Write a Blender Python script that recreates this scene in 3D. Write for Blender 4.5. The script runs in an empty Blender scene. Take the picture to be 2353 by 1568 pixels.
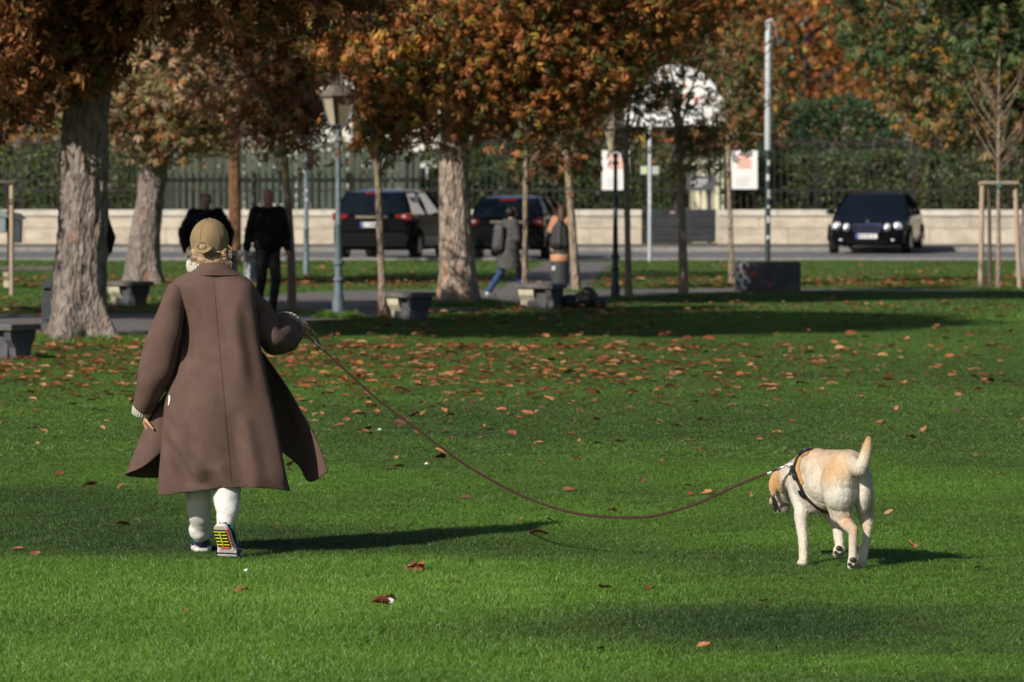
import bpy, bmesh, math, random
import numpy as np
from mathutils import Vector, Matrix, noise as mnoise

R = math.radians
rng = np.random.default_rng(7)
random.seed(7)
scene = bpy.context.scene
COL = scene.collection

# ------------------------------------------------------------------ camera
CAM_Z, FPX, CX, CY = 1.85, 9400.0, 1176.5, 784.0
PITCH = math.atan((784.0 - 412.0) / FPX)
cam_data = bpy.data.cameras.new('camera')
cam_data.sensor_width = 36.0
cam_data.lens = 36.0 * FPX / 2353.0
cam_data.clip_start = 0.5
cam_data.clip_end = 900
cam_data.dof.use_dof = True
cam_data.dof.focus_distance = 20.2
cam_data.dof.aperture_fstop = 5.6
cam_data.dof.aperture_blades = 7
cam = bpy.data.objects.new('camera', cam_data)
COL.objects.link(cam)
cam.location = (0, 0, CAM_Z)
cam.rotation_euler = (R(90) - PITCH, 0, 0)
scene.camera = cam

# ------------------------------------------------------------------ light
SUN_EL = 33.0
SUN_AZ = math.atan2(-0.68, -0.73)          # clockwise from +Y, towards +X
world = bpy.data.worlds.new("World")
scene.world = world
world.use_nodes = True
wn = world.node_tree
bg = wn.nodes['Background']
sky = wn.nodes.new('ShaderNodeTexSky')
sky.sky_type = 'NISHITA'
sky.sun_disc = False
sky.sun_elevation = R(SUN_EL)
sky.sun_rotation = SUN_AZ % (2 * math.pi)
wn.links.new(sky.outputs[0], bg.inputs[0])
bg.inputs[1].default_value = 0.05
sun = bpy.data.lights.new('sun', 'SUN')
sun.energy = 4.0
sun.angle = R(0.53)
sun.color = (1.0, 0.93, 0.82)
so = bpy.data.objects.new('sun', sun)
COL.objects.link(so)
sd = Vector((-0.68, -0.73, 0)).normalized() * math.cos(R(SUN_EL)) + Vector((0, 0, math.sin(R(SUN_EL))))
so.rotation_euler = sd.to_track_quat('Z', 'Y').to_euler()
so.location = (-20, -20, 20)
vs = scene.view_settings
vs.view_transform = 'Standard'
vs.look = 'None'
vs.gamma = 1
vs.exposure = 0.35
vs.use_curve_mapping = False
scene.cycles.max_bounces = 6
scene.cycles.transparent_max_bounces = 6

# ------------------------------------------------------------------ placing
_c, _s = math.cos(PITCH), math.sin(PITCH)
def P(px, py, Y):
    a, b = px - CX, CY - py
    dx, dy, dz = a, FPX * _c + b * _s, -FPX * _s + b * _c
    k = Y / dy
    return Vector((dx * k, Y, CAM_Z + dz * k))
def G(px, py):
    a, b = px - CX, CY - py
    dx, dy, dz = a, FPX * _c + b * _s, -FPX * _s + b * _c
    k = -CAM_Z / dz
    return Vector((dx * k, dy * k, 0))

# ------------------------------------------------------------------ tags
def tag(o, label=None, cat=None, group=None, kind=None):
    if label: o['label'] = label
    if cat: o['category'] = cat
    if group: o['group'] = group
    if kind: o['kind'] = kind
    return o
def thing(name, loc, label, cat, group=None, rz=0.0):
    o = bpy.data.objects.new(name, None)
    o.empty_display_size = 0.2
    COL.objects.link(o)
    o.location = loc
    o.rotation_euler = (0, 0, rz)
    return tag(o, label, cat, group)
def link(name, me, parent=None, loc=None):
    o = bpy.data.objects.new(name, me)
    COL.objects.link(o)
    if parent is not None: o.parent = parent
    if loc is not None: o.location = loc
    return o
def children(o): return [c for c in bpy.data.objects if c.parent == o]

# ------------------------------------------------------------------ materials
MATS = {}
def mat(name, color, rough=0.7, metal=0.0, var=0.0, vscale=8.0, bump=0.0, bscale=60.0, stretch=(1, 1, 1),
        color2=None, spec=0.5, sheen=0.0, coat=0.0, trans=0.0, emit=None, detail=5.0, blur=0.5):
    if name in MATS: return MATS[name]
    m = bpy.data.materials.new(name); m.use_nodes = True
    nt = m.node_tree; N = nt.nodes; L = nt.links
    b = N['Principled BSDF']
    b.inputs['Roughness'].default_value = rough
    b.inputs['Metallic'].default_value = metal
    b.inputs['Specular IOR Level'].default_value = spec
    if sheen: 
        b.inputs['Sheen Weight'].default_value = sheen
        b.inputs['Sheen Roughness'].default_value = 0.5
        b.inputs['Sheen Tint'].default_value = (*color[:3], 1)
    if coat: b.inputs['Coat Weight'].default_value = coat; b.inputs['Coat Roughness'].default_value = 0.05
    if emit: b.inputs['Emission Color'].default_value = (*emit[:3], 1); b.inputs['Emission Strength'].default_value = emit[3]
    b.inputs['Base Color'].default_value = (*color[:3], 1)
    if var or bump:
        tc = N.new('ShaderNodeTexCoord'); mp = N.new('ShaderNodeMapping')
        mp.inputs['Scale'].default_value = stretch
        L.new(tc.outputs['Object'], mp.inputs[0])
    if var:
        nz = N.new('ShaderNodeTexNoise'); nz.inputs['Scale'].default_value = vscale
        nz.inputs['Detail'].default_value = detail; nz.inputs['Roughness'].default_value = 0.65
        L.new(mp.outputs[0], nz.inputs['Vector'])
        rp = N.new('ShaderNodeValToRGB')
        c1 = tuple(max(0, c * (1 - var)) for c in color[:3]); c2 = color2 or tuple(min(1, c * (1 + var)) for c in color[:3])
        rp.color_ramp.elements[0].position = 0.5 - 0.5 * blur * 0.6; rp.color_ramp.elements[0].color = (*c1, 1)
        rp.color_ramp.elements[1].position = 0.5 + 0.5 * blur * 0.6; rp.color_ramp.elements[1].color = (*c2[:3], 1)
        L.new(nz.outputs['Fac'], rp.inputs[0]); L.new(rp.outputs[0], b.inputs['Base Color'])
    if bump:
        n2 = N.new('ShaderNodeTexNoise'); n2.inputs['Scale'].default_value = bscale; n2.inputs['Detail'].default_value = 6
        L.new(mp.outputs[0], n2.inputs['Vector'])
        bp = N.new('ShaderNodeBump'); bp.inputs['Strength'].default_value = bump; bp.inputs['Distance'].default_value = 0.02
        L.new(n2.outputs['Fac'], bp.inputs['Height']); L.new(bp.outputs[0], b.inputs['Normal'])
    MATS[name] = m
    return m
def leafmat(name, trans=0.3, rough=0.55):
    """base colour from the mesh's own 'Col' attribute (each leaf has its own colour)"""
    m = bpy.data.materials.new(name); m.use_nodes = True
    nt = m.node_tree; N = nt.nodes; L = nt.links
    b = N['Principled BSDF']; out = N['Material Output']
    at = N.new('ShaderNodeAttribute'); at.attribute_name = 'Col'
    L.new(at.outputs['Color'], b.inputs['Base Color'])
    b.inputs['Roughness'].default_value = rough; b.inputs['Specular IOR Level'].default_value = 0.3
    tr = N.new('ShaderNodeBsdfTranslucent'); L.new(at.outputs['Color'], tr.inputs[0])
    mx = N.new('ShaderNodeMixShader'); mx.inputs[0].default_value = trans
    L.new(b.outputs[0], mx.inputs[1]); L.new(tr.outputs[0], mx.inputs[2]); L.new(mx.outputs[0], out.inputs['Surface'])
    return m

# ------------------------------------------------------------------ mesh building
class MB:
    def __init__(self): self.v = []; self.f = []
    def add(self, vs_, fs_):
        n = len(self.v); self.v += [tuple(v) for v in vs_]; self.f += [tuple(i + n for i in f) for f in fs_]; return self
    def box(self, lo, hi, M=None, bevel=0):
        x0, y0, z0 = lo; x1, y1, z1 = hi
        v = [Vector(p) for p in ((x0,y0,z0),(x1,y0,z0),(x1,y1,z0),(x0,y1,z0),(x0,y0,z1),(x1,y0,z1),(x1,y1,z1),(x0,y1,z1))]
        if M is not None: v = [M @ p for p in v]
        return self.add(v, [(0,3,2,1),(4,5,6,7),(0,1,5,4),(1,2,6,5),(2,3,7,6),(3,0,4,7)])
    def tube(self, pts, rad, n=10, cap=True, flat=None, M=None):
        pts = [Vector(p) for p in pts]
        if not hasattr(rad, '__len__'): rad = [rad] * len(pts)
        base = len(self.v); prev = None
        for i, p in enumerate(pts):
            t = (pts[min(i + 1, len(pts) - 1)] - pts[max(i - 1, 0)])
            t = t.normalized() if t.length > 1e-9 else Vector((0, 0, 1))
            if prev is None:
                a = t.orthogonal().normalized() if abs(t.z) < 0.9 else Vector((1, 0, 0))
                a = (a - t * a.dot(t)).normalized()
            else:
                a = (prev - t * prev.dot(t)); a = a.normalized() if a.length > 1e-6 else t.orthogonal().normalized()
            prev = a; b = t.cross(a)
            rr = rad[i]; ra, rb = (rr if hasattr(rr, '__len__') else (rr, rr))
            for k in range(n):
                an = 2 * math.pi * k / n
                q = p + a * (math.cos(an) * ra) + b * (math.sin(an) * rb)
                self.v.append(tuple(M @ q if M is not None else q))
        for i in range(len(pts) - 1):
            for k in range(n):
                k2 = (k + 1) % n
                self.f.append((base + i*n + k, base + i*n + k2, base + (i+1)*n + k2, base + (i+1)*n + k))
        if cap:
            self.f.append(tuple(base + k for k in reversed(range(n))))
            self.f.append(tuple(base + (len(pts)-1)*n + k for k in range(n)))
        return self
    def lathe(self, prof, n=16, M=None, cx=0, cy=0):
        base = len(self.v)
        for (r, z) in prof:
            for k in range(n):
                an = 2 * math.pi * k / n
                q = Vector((cx + r * math.cos(an), cy + r * math.sin(an), z))
                self.v.append(tuple(M @ q if M is not None else q))
        for i in range(len(prof) - 1):
            for k in range(n):
                k2 = (k + 1) % n
                self.f.append((base + i*n + k, base + i*n + k2, base + (i+1)*n + k2, base + (i+1)*n + k))
        self.f.append(tuple(base + k for k in reversed(range(n))))
        self.f.append(tuple(base + (len(prof)-1)*n + k for k in range(n)))
        return self
    def ell(self, c, r, M=None, nu=16, nv=10):
        base = len(self.v); c = Vector(c)
        r = (r, r, r) if not hasattr(r, '__len__') else r
        ring = []
        for j in range(1, nv):
            th = math.pi * j / nv
            for k in range(nu):
                ph = 2 * math.pi * k / nu
                q = Vector((r[0]*math.sin(th)*math.cos(ph), r[1]*math.sin(th)*math.sin(ph), -r[2]*math.cos(th)))
                if M is not None: q = M @ q
                self.v.append(tuple(c + q))
        b0 = Vector((0,0,-r[2])); b1 = Vector((0,0,r[2]))
        if M is not None: b0 = M @ b0; b1 = M @ b1
        self.v.append(tuple(c + b0)); self.v.append(tuple(c + b1)); s_ = base + (nv-1)*nu
        for j in range(nv - 2):
            for k in range(nu):
                k2 = (k+1) % nu
                self.f.append((base+j*nu+k, base+j*nu+k2, base+(j+1)*nu+k2, base+(j+1)*nu+k))
        for k in range(nu):
            k2 = (k+1) % nu
            self.f.append((s_, base+k2, base+k)); self.f.append((s_+1, base+(nv-2)*nu+k, base+(nv-2)*nu+k2))
        return self
    def cap(self, p1, p2, r1, r2=None, n=14):
        """tapered capsule with round ends"""
        p1, p2 = Vector(p1), Vector(p2); r2 = r1 if r2 is None else r2
        d = (p2 - p1); L = max(d.length, 1e-6); t = d / L
        pts, rr = [], []
        for k in range(1, 5):
            a = math.pi/2 * (1 - k/4.0); pts.append(p1 - t * r1 * math.sin(a)); rr.append(max(r1 * math.cos(a), 1e-4))
        for k in range(0, 4):
            a = math.pi/2 * (k/4.0); pts.append(p2 + t * r2 * math.sin(a)); rr.append(r2 * math.cos(a))
        pts.append(p2 + t * r2); rr.append(1e-4)
        pts.insert(0, p1 - t * r1); rr.insert(0, 1e-4)
        return self.tube(pts, rr, n)
    def prism(self, poly, y0, y1, M=None):
        """outline in x,z extruded along y"""
        n = len(poly)
        v = [Vector((x, y0, z)) for x, z in poly] + [Vector((x, y1, z)) for x, z in poly]
        if M is not None: v = [M @ p for p in v]
        f = [tuple(range(n)), tuple(reversed(range(n, 2*n)))] + [(k, n+k, n+(k+1) % n, (k+1) % n) for k in range(n)]
        return self.add(v, f)
    def mesh(self, name, m=None, smooth=True, bevel=0):
        me = bpy.data.meshes.new(name); me.from_pydata(self.v, [], self.f); me.update()
        bm = bmesh.new(); bm.from_mesh(me); bmesh.ops.recalc_face_normals(bm, faces=bm.faces)
        if bevel:
            bmesh.ops.bevel(bm, geom=[e for e in bm.edges if e.calc_face_angle(0) > 0.6], offset=bevel, segments=2, affect='EDGES', profile=0.5)
        bm.to_mesh(me); bm.free()
        if m is not None: me.materials.append(m)
        if smooth:
            me.polygons.foreach_set('use_smooth', [True] * len(me.polygons))
        return me
    def build(self, name, m=None, parent=None, smooth=True, angle=40, bevel=0, loc=None):
        me = self.mesh(name, m, smooth, bevel)
        o = link(name, me, parent, loc)
        if smooth and angle:
            try: me.set_sharp_from_angle(angle=R(angle))
            except Exception: pass
        return o

def bez(p, n=8):
    """catmull-rom through points"""
    p = [Vector(q) for q in p]; out = []
    for i in range(len(p) - 1):
        a = p[max(i-1, 0)]; b = p[i]; c = p[i+1]; d = p[min(i+2, len(p)-1)]
        for k in range(n):
            t = k / n
            out.append(0.5*((2*b)+(c-a)*t+(2*a-5*b+4*c-d)*t*t+(3*b-a-3*c+d)*t**3))
    out.append(p[-1].copy())
    return out
def crv(vals, n=8):
    out = []
    for i in range(len(vals) - 1):
        a = vals[max(i-1,0)]; b = vals[i]; c = vals[i+1]; d = vals[min(i+2,len(vals)-1)]
        for k in range(n):
            t = k / n
            out.append(0.5*((2*b)+(c-a)*t+(2*a-5*b+4*c-d)*t*t+(3*b-a-3*c+d)*t**3))
    out.append(vals[-1]); return out

def organic(name, mb, voxel, smooth_it, m, parent=None, color_fn=None, factor=0.5, disp=None):
    """fuse overlapping closed shapes into ONE continuous skin"""
    me = bpy.data.meshes.new(name + '_src'); me.from_pydata(mb.v, [], mb.f); me.update()
    bm = bmesh.new(); bm.from_mesh(me); bmesh.ops.recalc_face_normals(bm, faces=bm.faces); bm.to_mesh(me); bm.free()
    tmp = bpy.data.objects.new(name + '_src', me); COL.objects.link(tmp)
    r_ = tmp.modifiers.new('r', 'REMESH'); r_.mode = 'VOXEL'; r_.voxel_size = voxel; r_.use_smooth_shade = True
    if smooth_it:
        s_ = tmp.modifiers.new('s', 'SMOOTH'); s_.iterations = smooth_it; s_.factor = factor
    bpy.context.view_layer.update()
    dg = bpy.context.evaluated_depsgraph_get()
    out = bpy.data.meshes.new_from_object(tmp.evaluated_get(dg))
    bpy.data.objects.remove(tmp); bpy.data.meshes.remove(me)
    out.name = name; out.materials.clear(); out.materials.append(m)
    out.polygons.foreach_set('use_smooth', [True] * len(out.polygons))
    nv = len(out.vertices); co = np.empty(nv*3); out.vertices.foreach_get('co', co); co = co.reshape(-1, 3)
    if disp is not None:
        nn = np.empty(nv*3); out.vertices.foreach_get('normal', nn); nn = nn.reshape(-1, 3)
        co = co + nn * disp(co, nn)[:, None]
        out.vertices.foreach_set('co', co.ravel()); out.update()
    if color_fn is not None:
        ca = out.color_attributes.new('Col', 'FLOAT_COLOR', 'POINT')
        c = np.ones((nv, 4)); c[:, :3] = color_fn(co); ca.data.foreach_set('color', c.ravel())
    return link(name, out, parent)

def npmesh(name, V, F, m, colors=None, smooth=False):
    """V (n,3), F list of arrays (k,3|4)"""
    me = bpy.data.meshes.new(name)
    me.vertices.add(len(V)); me.vertices.foreach_set('co', np.asarray(V, dtype=np.float32).ravel())
    idx = np.concatenate([f.ravel() for f in F]); sizes = np.concatenate([np.full(len(f), f.shape[1]) for f in F])
    starts = np.concatenate([[0], np.cumsum(sizes)[:-1]])
    me.loops.add(len(idx)); me.loops.foreach_set('vertex_index', idx.astype(np.int32))
    me.polygons.add(len(sizes)); me.polygons.foreach_set('loop_start', starts.astype(np.int32))
    me.update(calc_edges=True); me.validate()
    if colors is not None:
        ca = me.color_attributes.new('Col', 'FLOAT_COLOR', 'POINT')
        c = np.ones((len(V), 4), dtype=np.float32); c[:, :3] = colors; ca.data.foreach_set('color', c.ravel())
    if m is not None: me.materials.append(m)
    if smooth: me.polygons.foreach_set('use_smooth', [True] * len(me.polygons))
    return me

# ------------------------------------------------------------------ leaves
def leaf_template(nl=5, detail=2, droop=0.6, fold=0.25, spread=100, r0=0.0):
    """palmate chestnut leaf of unit radius in the xy plane, +x ahead, +z up"""
    V, F = [], []
    for k in range(nl):
        a = R(spread) * (2 * k / (nl - 1) - 1) if nl > 1 else 0
        ln = 1.0 - 0.35 * abs(2 * k / (nl - 1) - 1) if nl > 1 else 1.0
        w = 0.19 * ln if nl > 1 else 0.3
        prof = [(0.0, 0.0), (0.33, 0.45), (0.68, 1.0), (0.88, 0.7), (1.0, 0.0)] if detail > 1 else [(0.0, 0.0), (0.65, 1.0), (1.0, 0.0)]
        b = len(V); ca, sa = math.cos(a), math.sin(a)
        for (t, ww) in prof:
            x = t * ln; z = -droop * t * t * ln
            for s in ((0,) if ww == 0 else (-1, 0, 1)) if detail > 1 else ((0,) if ww == 0 else (-1, 1)):
                y = s * ww * w; zz = z + fold * abs(s) * ww * w * 2
                V.append((x * ca - y * sa, x * sa + y * ca, zz))
        if detail > 1:
            F += [(b, b+1, b+2), (b, b+2, b+3)]
            for r_ in (1, 4):
                F += [(b+r_, b+r_+3, b+r_+4), (b+r_, b+r_+4, b+r_+1), (b+r_+1, b+r_+4, b+r_+5), (b+r_+1, b+r_+5, b+r_+2)]
            F += [(b+7, b+10, b+8), (b+8, b+10, b+9)]
        else:
            F += [(b, b+1, b+3), (b, b+3, b+2)]
    return np.array(V), np.array(F)

def frames(nrm, rg, axis_down=0.5):
    n = nrm / np.maximum(np.linalg.norm(nrm, axis=1, keepdims=True), 1e-9)
    a = rg.normal(size=n.shape); a[:, 2] -= axis_down
    a -= n * np.sum(a * n, axis=1, keepdims=True); a /= np.maximum(np.linalg.norm(a, axis=1, keepdims=True), 1e-9)
    b = np.cross(n, a)
    return a, b, n

def leaves_mesh(name, cen, nrm, size, col, m, tmpl, rg, axis_down=0.6):
    Vt, Ft = tmpl
    a, b, n = frames(nrm, rg, axis_down)
    N = len(cen); K = len(Vt)
    sz = size[:, None, None]
    V = cen[:, None, :] + sz * (Vt[None, :, 0:1] * a[:, None, :] + Vt[None, :, 1:2] * b[:, None, :] + Vt[None, :, 2:3] * n[:, None, :])
    F = (Ft[None, :, :] + (np.arange(N) * K)[:, None, None]).reshape(-1, 3)
    C = np.repeat(col, K, axis=0)
    return npmesh(name, V.reshape(-1, 3), [F], m, C)

def palette(n, rg, cols, w, jitter=0.25):
    cols = np.array(cols); i = rg.choice(len(cols), size=n, p=np.array(w) / sum(w))
    c = cols[i] * (1 + jitter * rg.normal(size=(n, 1))) * (1 + 0.08 * rg.normal(size=(n, 3)))
    return np.clip(c, 0.004, 0.9)

def pip(x, y, poly):
    inside = np.zeros(len(x), bool); n = len(poly); j = n - 1
    for i in range(n):
        xi, yi = poly[i][0], poly[i][1]; xj, yj = poly[j][0], poly[j][1]
        c = ((yi > y) != (yj > y)) & (x < (xj - xi) * (y - yi) / (yj - yi + 1e-12) + xi)
        inside ^= c; j = i
    return inside
# ================================================================== SETTING
M_soil = mat('turf_ground', (0.060, 0.105, 0.022), 0.95, var=0.35, vscale=1.2, bump=0.6, bscale=30)
M_asph = mat('path_asphalt', (0.135, 0.122, 0.118), 0.9, var=0.18, vscale=2.5, bump=0.3, bscale=120)
M_road = mat('road_asphalt', (0.145, 0.142, 0.145), 0.85, var=0.15, vscale=1.5, bump=0.3, bscale=90)
M_pave = mat('pavement_slabs', (0.11, 0.095, 0.082), 0.9, var=0.3, vscale=2.0, bump=0.3, bscale=60)
M_kerb = mat('kerb_granite', (0.26, 0.25, 0.24), 0.85, var=0.2, vscale=6)

def sheet_poly(name, poly, z, m, grid=None):
    me = bpy.data.meshes.new(name)
    bm = bmesh.new(); vs_ = [bm.verts.new((p[0], p[1], z)) for p in poly]
    f = bm.faces.new(vs_); bmesh.ops.triangulate(bm, faces=[f]); 
    bmesh.ops.recalc_face_normals(bm, faces=bm.faces)
    for f in bm.faces:
        if f.normal.z < 0: f.normal_flip()
    bm.to_mesh(me); bm.free(); me.materials.append(m)
    o = link(name, me); o['kind'] = 'structure'; return o

sheet_poly('ground', [(-400, -60), (400, -60), (400, 800), (-400, 800)], 0.0, M_soil)

far_e = [(-900, 728), (-300, 726), (0, 723), (200, 723), (360, 721), (500, 700), (650, 675), (800, 669), (1115, 667)]
far_e2 = [(1362, 667), (1600, 664), (1840, 665), (2353, 667), (2900, 669)]
near_e = [(-900, 772), (-300, 770), (0, 767), (290, 778), (420, 765), (700, 739), (880, 733), (1000, 722), (1120, 713), (1215, 702), (1300, 692), (1400, 687), (1560, 680), (1700, 674), (2353, 671), (2900, 672)]
cross = [(1235, 603), (1430, 603)]
path_poly = [G(*p) for p in far_e] + [G(*p) for p in cross] + [G(*p) for p in far_e2] + [G(*p) for p in reversed(near_e)]
path_poly = [(p.x, p.y) for p in path_poly]
sheet_poly('park_path', path_poly, 0.008, M_asph)
ROAD_Y0, ROAD_Y1 = 92.6, 104.2
sheet_poly('road', [(-120, ROAD_Y0), (120, ROAD_Y0), (120, ROAD_Y1), (-120, ROAD_Y1)], 0.006, M_road)
def slab(name, lo, hi, m, **k):
    o = MB().box(lo, hi).build(name, m, smooth=False); return tag(o, **k)
slab('pavement', (-120, ROAD_Y1 + 0.15, -0.3), (120, 111.6, 0.11), M_pave, kind='structure')
kerb = slab('kerb', (-120, ROAD_Y1, -0.3), (120, ROAD_Y1 + 0.148, 0.12), M_kerb, kind='structure')
cx1, cx2 = G(*cross[0]).x, G(*cross[1]).x
for a, b in ((-120, cx1), (cx2, 120)):
    slab('kerb', (a, ROAD_Y0 - 0.14, -0.2), (b, ROAD_Y0 + 0.004, 0.07), M_kerb, kind='structure')

# ---- garden wall of pale stone, courses of separate blocks
M_stone = mat('wall_render', (0.55, 0.48, 0.385), 0.9, var=0.22, vscale=1.4, bump=0.4, bscale=25, stretch=(1, 1, 1.6))
M_cop = mat('wall_coping', (0.60, 0.56, 0.49), 0.9, var=0.2, vscale=2.0, bump=0.4, bscale=30)
M_joint = mat('wall_joint', (0.30, 0.25, 0.19), 0.95, var=0.2, vscale=5)
WY = 110.0; GX0, GX1 = 3.49, 5.53; ZT = 1.02
def stone_wall(x0, x1, label):
    t = thing('garden_wall', ((x0 + x1) / 2, WY, 0.1), label, 'wall', 'pale stone walls either side of the gate')
    xc = (x0 + x1) / 2
    MB().box((x0 - xc + .01, 0.03, -0.1), (x1 - xc - .01, 0.34, ZT - 0.12)).build('wall_core', M_joint, t, smooth=False)
    for (zb, zt, off, m, dep) in ((-0.1, 0.42, 0.0, M_stone, 0.0), (0.435, 0.745, 0.8, M_stone, 0.008), (0.76, 0.925, 0.3, M_cop, -0.035)):
        x = x0 - off
        while x < x1:
            a, b = max(x, x0), min(x + 1.9, x1)
            if b - a > 0.1:
                yy = dep + random.uniform(-0.004, 0.004)
                o = MB().box((a - xc + 0.006, yy, zb), (b - xc - 0.006, 0.37 - dep, zt)).build('stone_block' if m is M_stone else 'coping_stone', m, t, smooth=False, bevel=0.008)
            x += 1.9
    return t
stone_wall(-34, GX0, 'long pale stone wall under the railings left of the grey gate')
stone_wall(GX1, 34, 'pale stone wall under the railings right of the grey gate, behind the dark saloon')

# ---- railings
M_iron = mat('old_iron', (0.035, 0.028, 0.028), 0.6, metal=0.3, var=0.3, vscale=10)
def railings(x0, x1, label):
    xc = (x0 + x1) / 2
    t = thing('iron_fence', (xc, WY + 0.17, ZT), label, 'fence', 'iron railings on the stone wall')
    n = int((x1 - x0) / 0.18)
    bar = MB().box((-0.014, -0.014, 0.0), (0.014, 0.014, 1.93)).add([(-.014,-.014,1.93),(.014,-.014,1.93),(.014,.014,1.93),(-.014,.014,1.93),(0,0,2.0)], [(0,1,4),(1,2,4),(2,3,4),(3,0,4)]).mesh('bar', M_iron, False)
    for k in range(n + 1):
        o = link('bar', bar, t, (x0 - xc + (x1 - x0) * k / n, 0, 0))
    for z in (0.50, 1.78):
        MB().box((x0 - xc - .02, -0.03, z), (x1 - xc + .02, 0.03, z + 0.05)).build('rail', M_iron, t, smooth=False)
    for k in range(int((x1 - x0) / 2.6) + 1):
        MB().box((x0 - xc + 2.6 * k - .03, 0.02, 0), (x0 - xc + 2.6 * k + .03, 0.09, 1.95)).build('post', M_iron, t, smooth=False)
railings(-34, GX0 - 0.05, 'tall dark iron railings on the wall left of the gate')
railings(GX1 + 0.08, 34, 'tall dark iron railings on the wall right of the gate')

# ---- gate with a solid lower half
M_gate = mat('gate_steel', (0.045, 0.048, 0.055), 0.45, metal=0.2, var=0.25, vscale=3)
gx = (GX0 + GX1) / 2
gt = thing('park_gate', (gx, WY + 0.1, 0.11), 'dark grey metal gate with solid lower panels between the pale walls', 'gate')
for s in (-1, 1):
    lf = MB().box((min(0.01*s, 0.98*s), 0, 0.04), (max(0.01*s, 0.98*s), 0.04, 0.93)).build('gate_panel', M_gate, gt, smooth=False)
    for z in (0.10, 0.28, 0.46, 0.75, 0.87):
        MB().box((min(0.04*s, 0.95*s), -0.016, z), (max(0.04*s, 0.95*s), -0.001, z + 0.035)).build('panel_rib', M_gate, lf, smooth=False)
    for k in range(6):
        x = s * (0.06 + 0.17 * k)
        MB().box((x - .014, 0.005, 0.935), (x + .014, 0.033, 2.75)).build('bar', M_iron, gt, smooth=False)
for z in (1.44, 2.68):
    MB().box((-0.98, -0.005, z), (0.98, 0.045, z + 0.045)).build('rail', M_iron, gt, smooth=False)
MB().box((-0.26, -0.022, 0.82), (-0.13, -0.017, 0.87)).build('sticker', mat('sticker_pink', (0.5, 0.3, 0.28), 0.6), gt, smooth=False)
# name board in the bars
M_white = mat('sign_white', (0.85, 0.85, 0.84), 0.5, var=0.03, vscale=3)
M_red = mat('print_red', (0.62, 0.10, 0.05), 0.6)
M_coral = mat('print_coral', (0.80, 0.36, 0.24), 0.6)
M_grey = mat('print_grey', (0.45, 0.45, 0.42), 0.6)
nb = thing('notice_board', P(1610, 437, WY - 0.02), 'small dark grey board with white lettering on the gate bars', 'sign')
MB().box((-0.37, 0, 0), (0.37, 0.03, 0.38)).build('board', mat('board_grey', (0.09, 0.09, 0.10), 0.5), nb, smooth=False)
lt = MB()
for r_, (x0_, n_) in enumerate(((-0.16, 8), (-0.24, 9), (-0.2, 6))):
    for k in range(n_):
        hh = random.uniform(0.03, 0.055)
        lt.box((x0_ + k*0.045, -0.006, 0.24 - r_*0.075), (x0_ + k*0.045 + 0.03, -0.001, 0.24 - r_*0.075 + hh))
tag(lt.build('lettering', M_white, nb, smooth=False), kind='stuff')
def poster(px0, px1, py0, py1, label):
    a = P(px0, py1, WY - 0.04); b = P(px1, py0, WY - 0.04)
    w, h = b.x - a.x, b.z - a.z
    t = thing('poster', a, label, 'poster', 'white posters on the railings')
    MB().box((0, 0, 0), (w, 0.02, h)).build('sheet', M_white, t, smooth=False, bevel=0.004)
    q = MB()
    for k in range(5):
        z = h * (0.84 - 0.075 * k); L_ = [0.46, 0.40, 0.5, 0.5, 0.5][k]
        x = w * 0.26
        while x < w * (0.26 + L_):
            g = random.uniform(0.03, 0.06) * 1.2
            q.box((x, -0.006, z), (min(x + g, w*(0.28+L_)), -0.001, z + h * 0.055)); x += g + 0.012
    q.build('headline', M_coral, t, smooth=False)
    q = MB()
    for k in range(7):
        z = h * (0.30 - 0.035 * k); q.box((w*0.2, -0.006, z), (w*random.uniform(0.6, 0.8), -0.001, z + 0.008))
    q.build('small_print', mat('print_pale', (0.6, 0.6, 0.55), 0.6), t, smooth=False)
    for sx in (0.02, w - 0.04):
        MB().box((sx, 0.021, -0.05), (sx + 0.02, 0.06, h + 0.05)).build('frame_bar', M_iron, t, smooth=False)
poster(1383, 1446, 346, 437, 'white poster with coral print left of the gate, behind the dark lamp post')
poster(1679, 1741, 346, 435, 'white poster with coral print on the railings right of the gate')
# semicircular white board over the gate
ac = P(1553, 290, WY + 0.12)
at_ = thing('arched_sign', (ac.x, ac.y, ac.z), 'white semicircular board with red lettering above the gate, seen through leaves', 'sign')
Rr = 1.37
MB().prism([(Rr*math.cos(a), 1.62/1.37*Rr*math.sin(a)) for a in [math.pi*k/40 for k in range(41)]], 0, 0.05).build('board', M_white, at_, smooth=False)
MB().tube([(Rr*math.cos(a), 0.02, 1.62/1.37*Rr*math.sin(a)) for a in [math.pi*k/40 for k in range(41)]], 0.03, 8).build('rim', mat('sign_rim', (0.7, 0.7, 0.7), 0.5), at_)
q = MB()
for (x0_, x1_, z0_, z1_) in ((-0.6, -0.36, 0.95, 1.12), (-0.55, -0.32, 0.5, 0.72), (0.05, 0.36, 0.82, 1.08), (0.1, 0.42, 0.56, 0.78), (-0.24, -0.04, 0.56, 0.74), (-0.2, 0.0, 0.9, 1.1), (0.5, 0.72, 0.6, 0.78)):
    cxx, czz = (x0_+x1_)/2, (z0_+z1_)/2; rr = (x1_-x0_)/2
    q.tube([(cxx + rr*math.cos(a), -0.012, czz + (z1_-z0_)/2*math.sin(a)) for a in [0.6 + 4.9*k/14 for k in range(15)]], 0.028, 6)
q.build('lettering', M_coral, at_)
for s in (-1, 1):
    MB().box((s*1.33 - .035, 0.055, 0.11 - ac.z), (s*1.33 + .035, 0.125, 0.25)).build('post', M_iron, at_, smooth=False)
MB().box((-1.4, 0.055, -0.07), (1.4, 0.10, 0.0)).build('rail', M_iron, at_, smooth=False)

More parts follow.
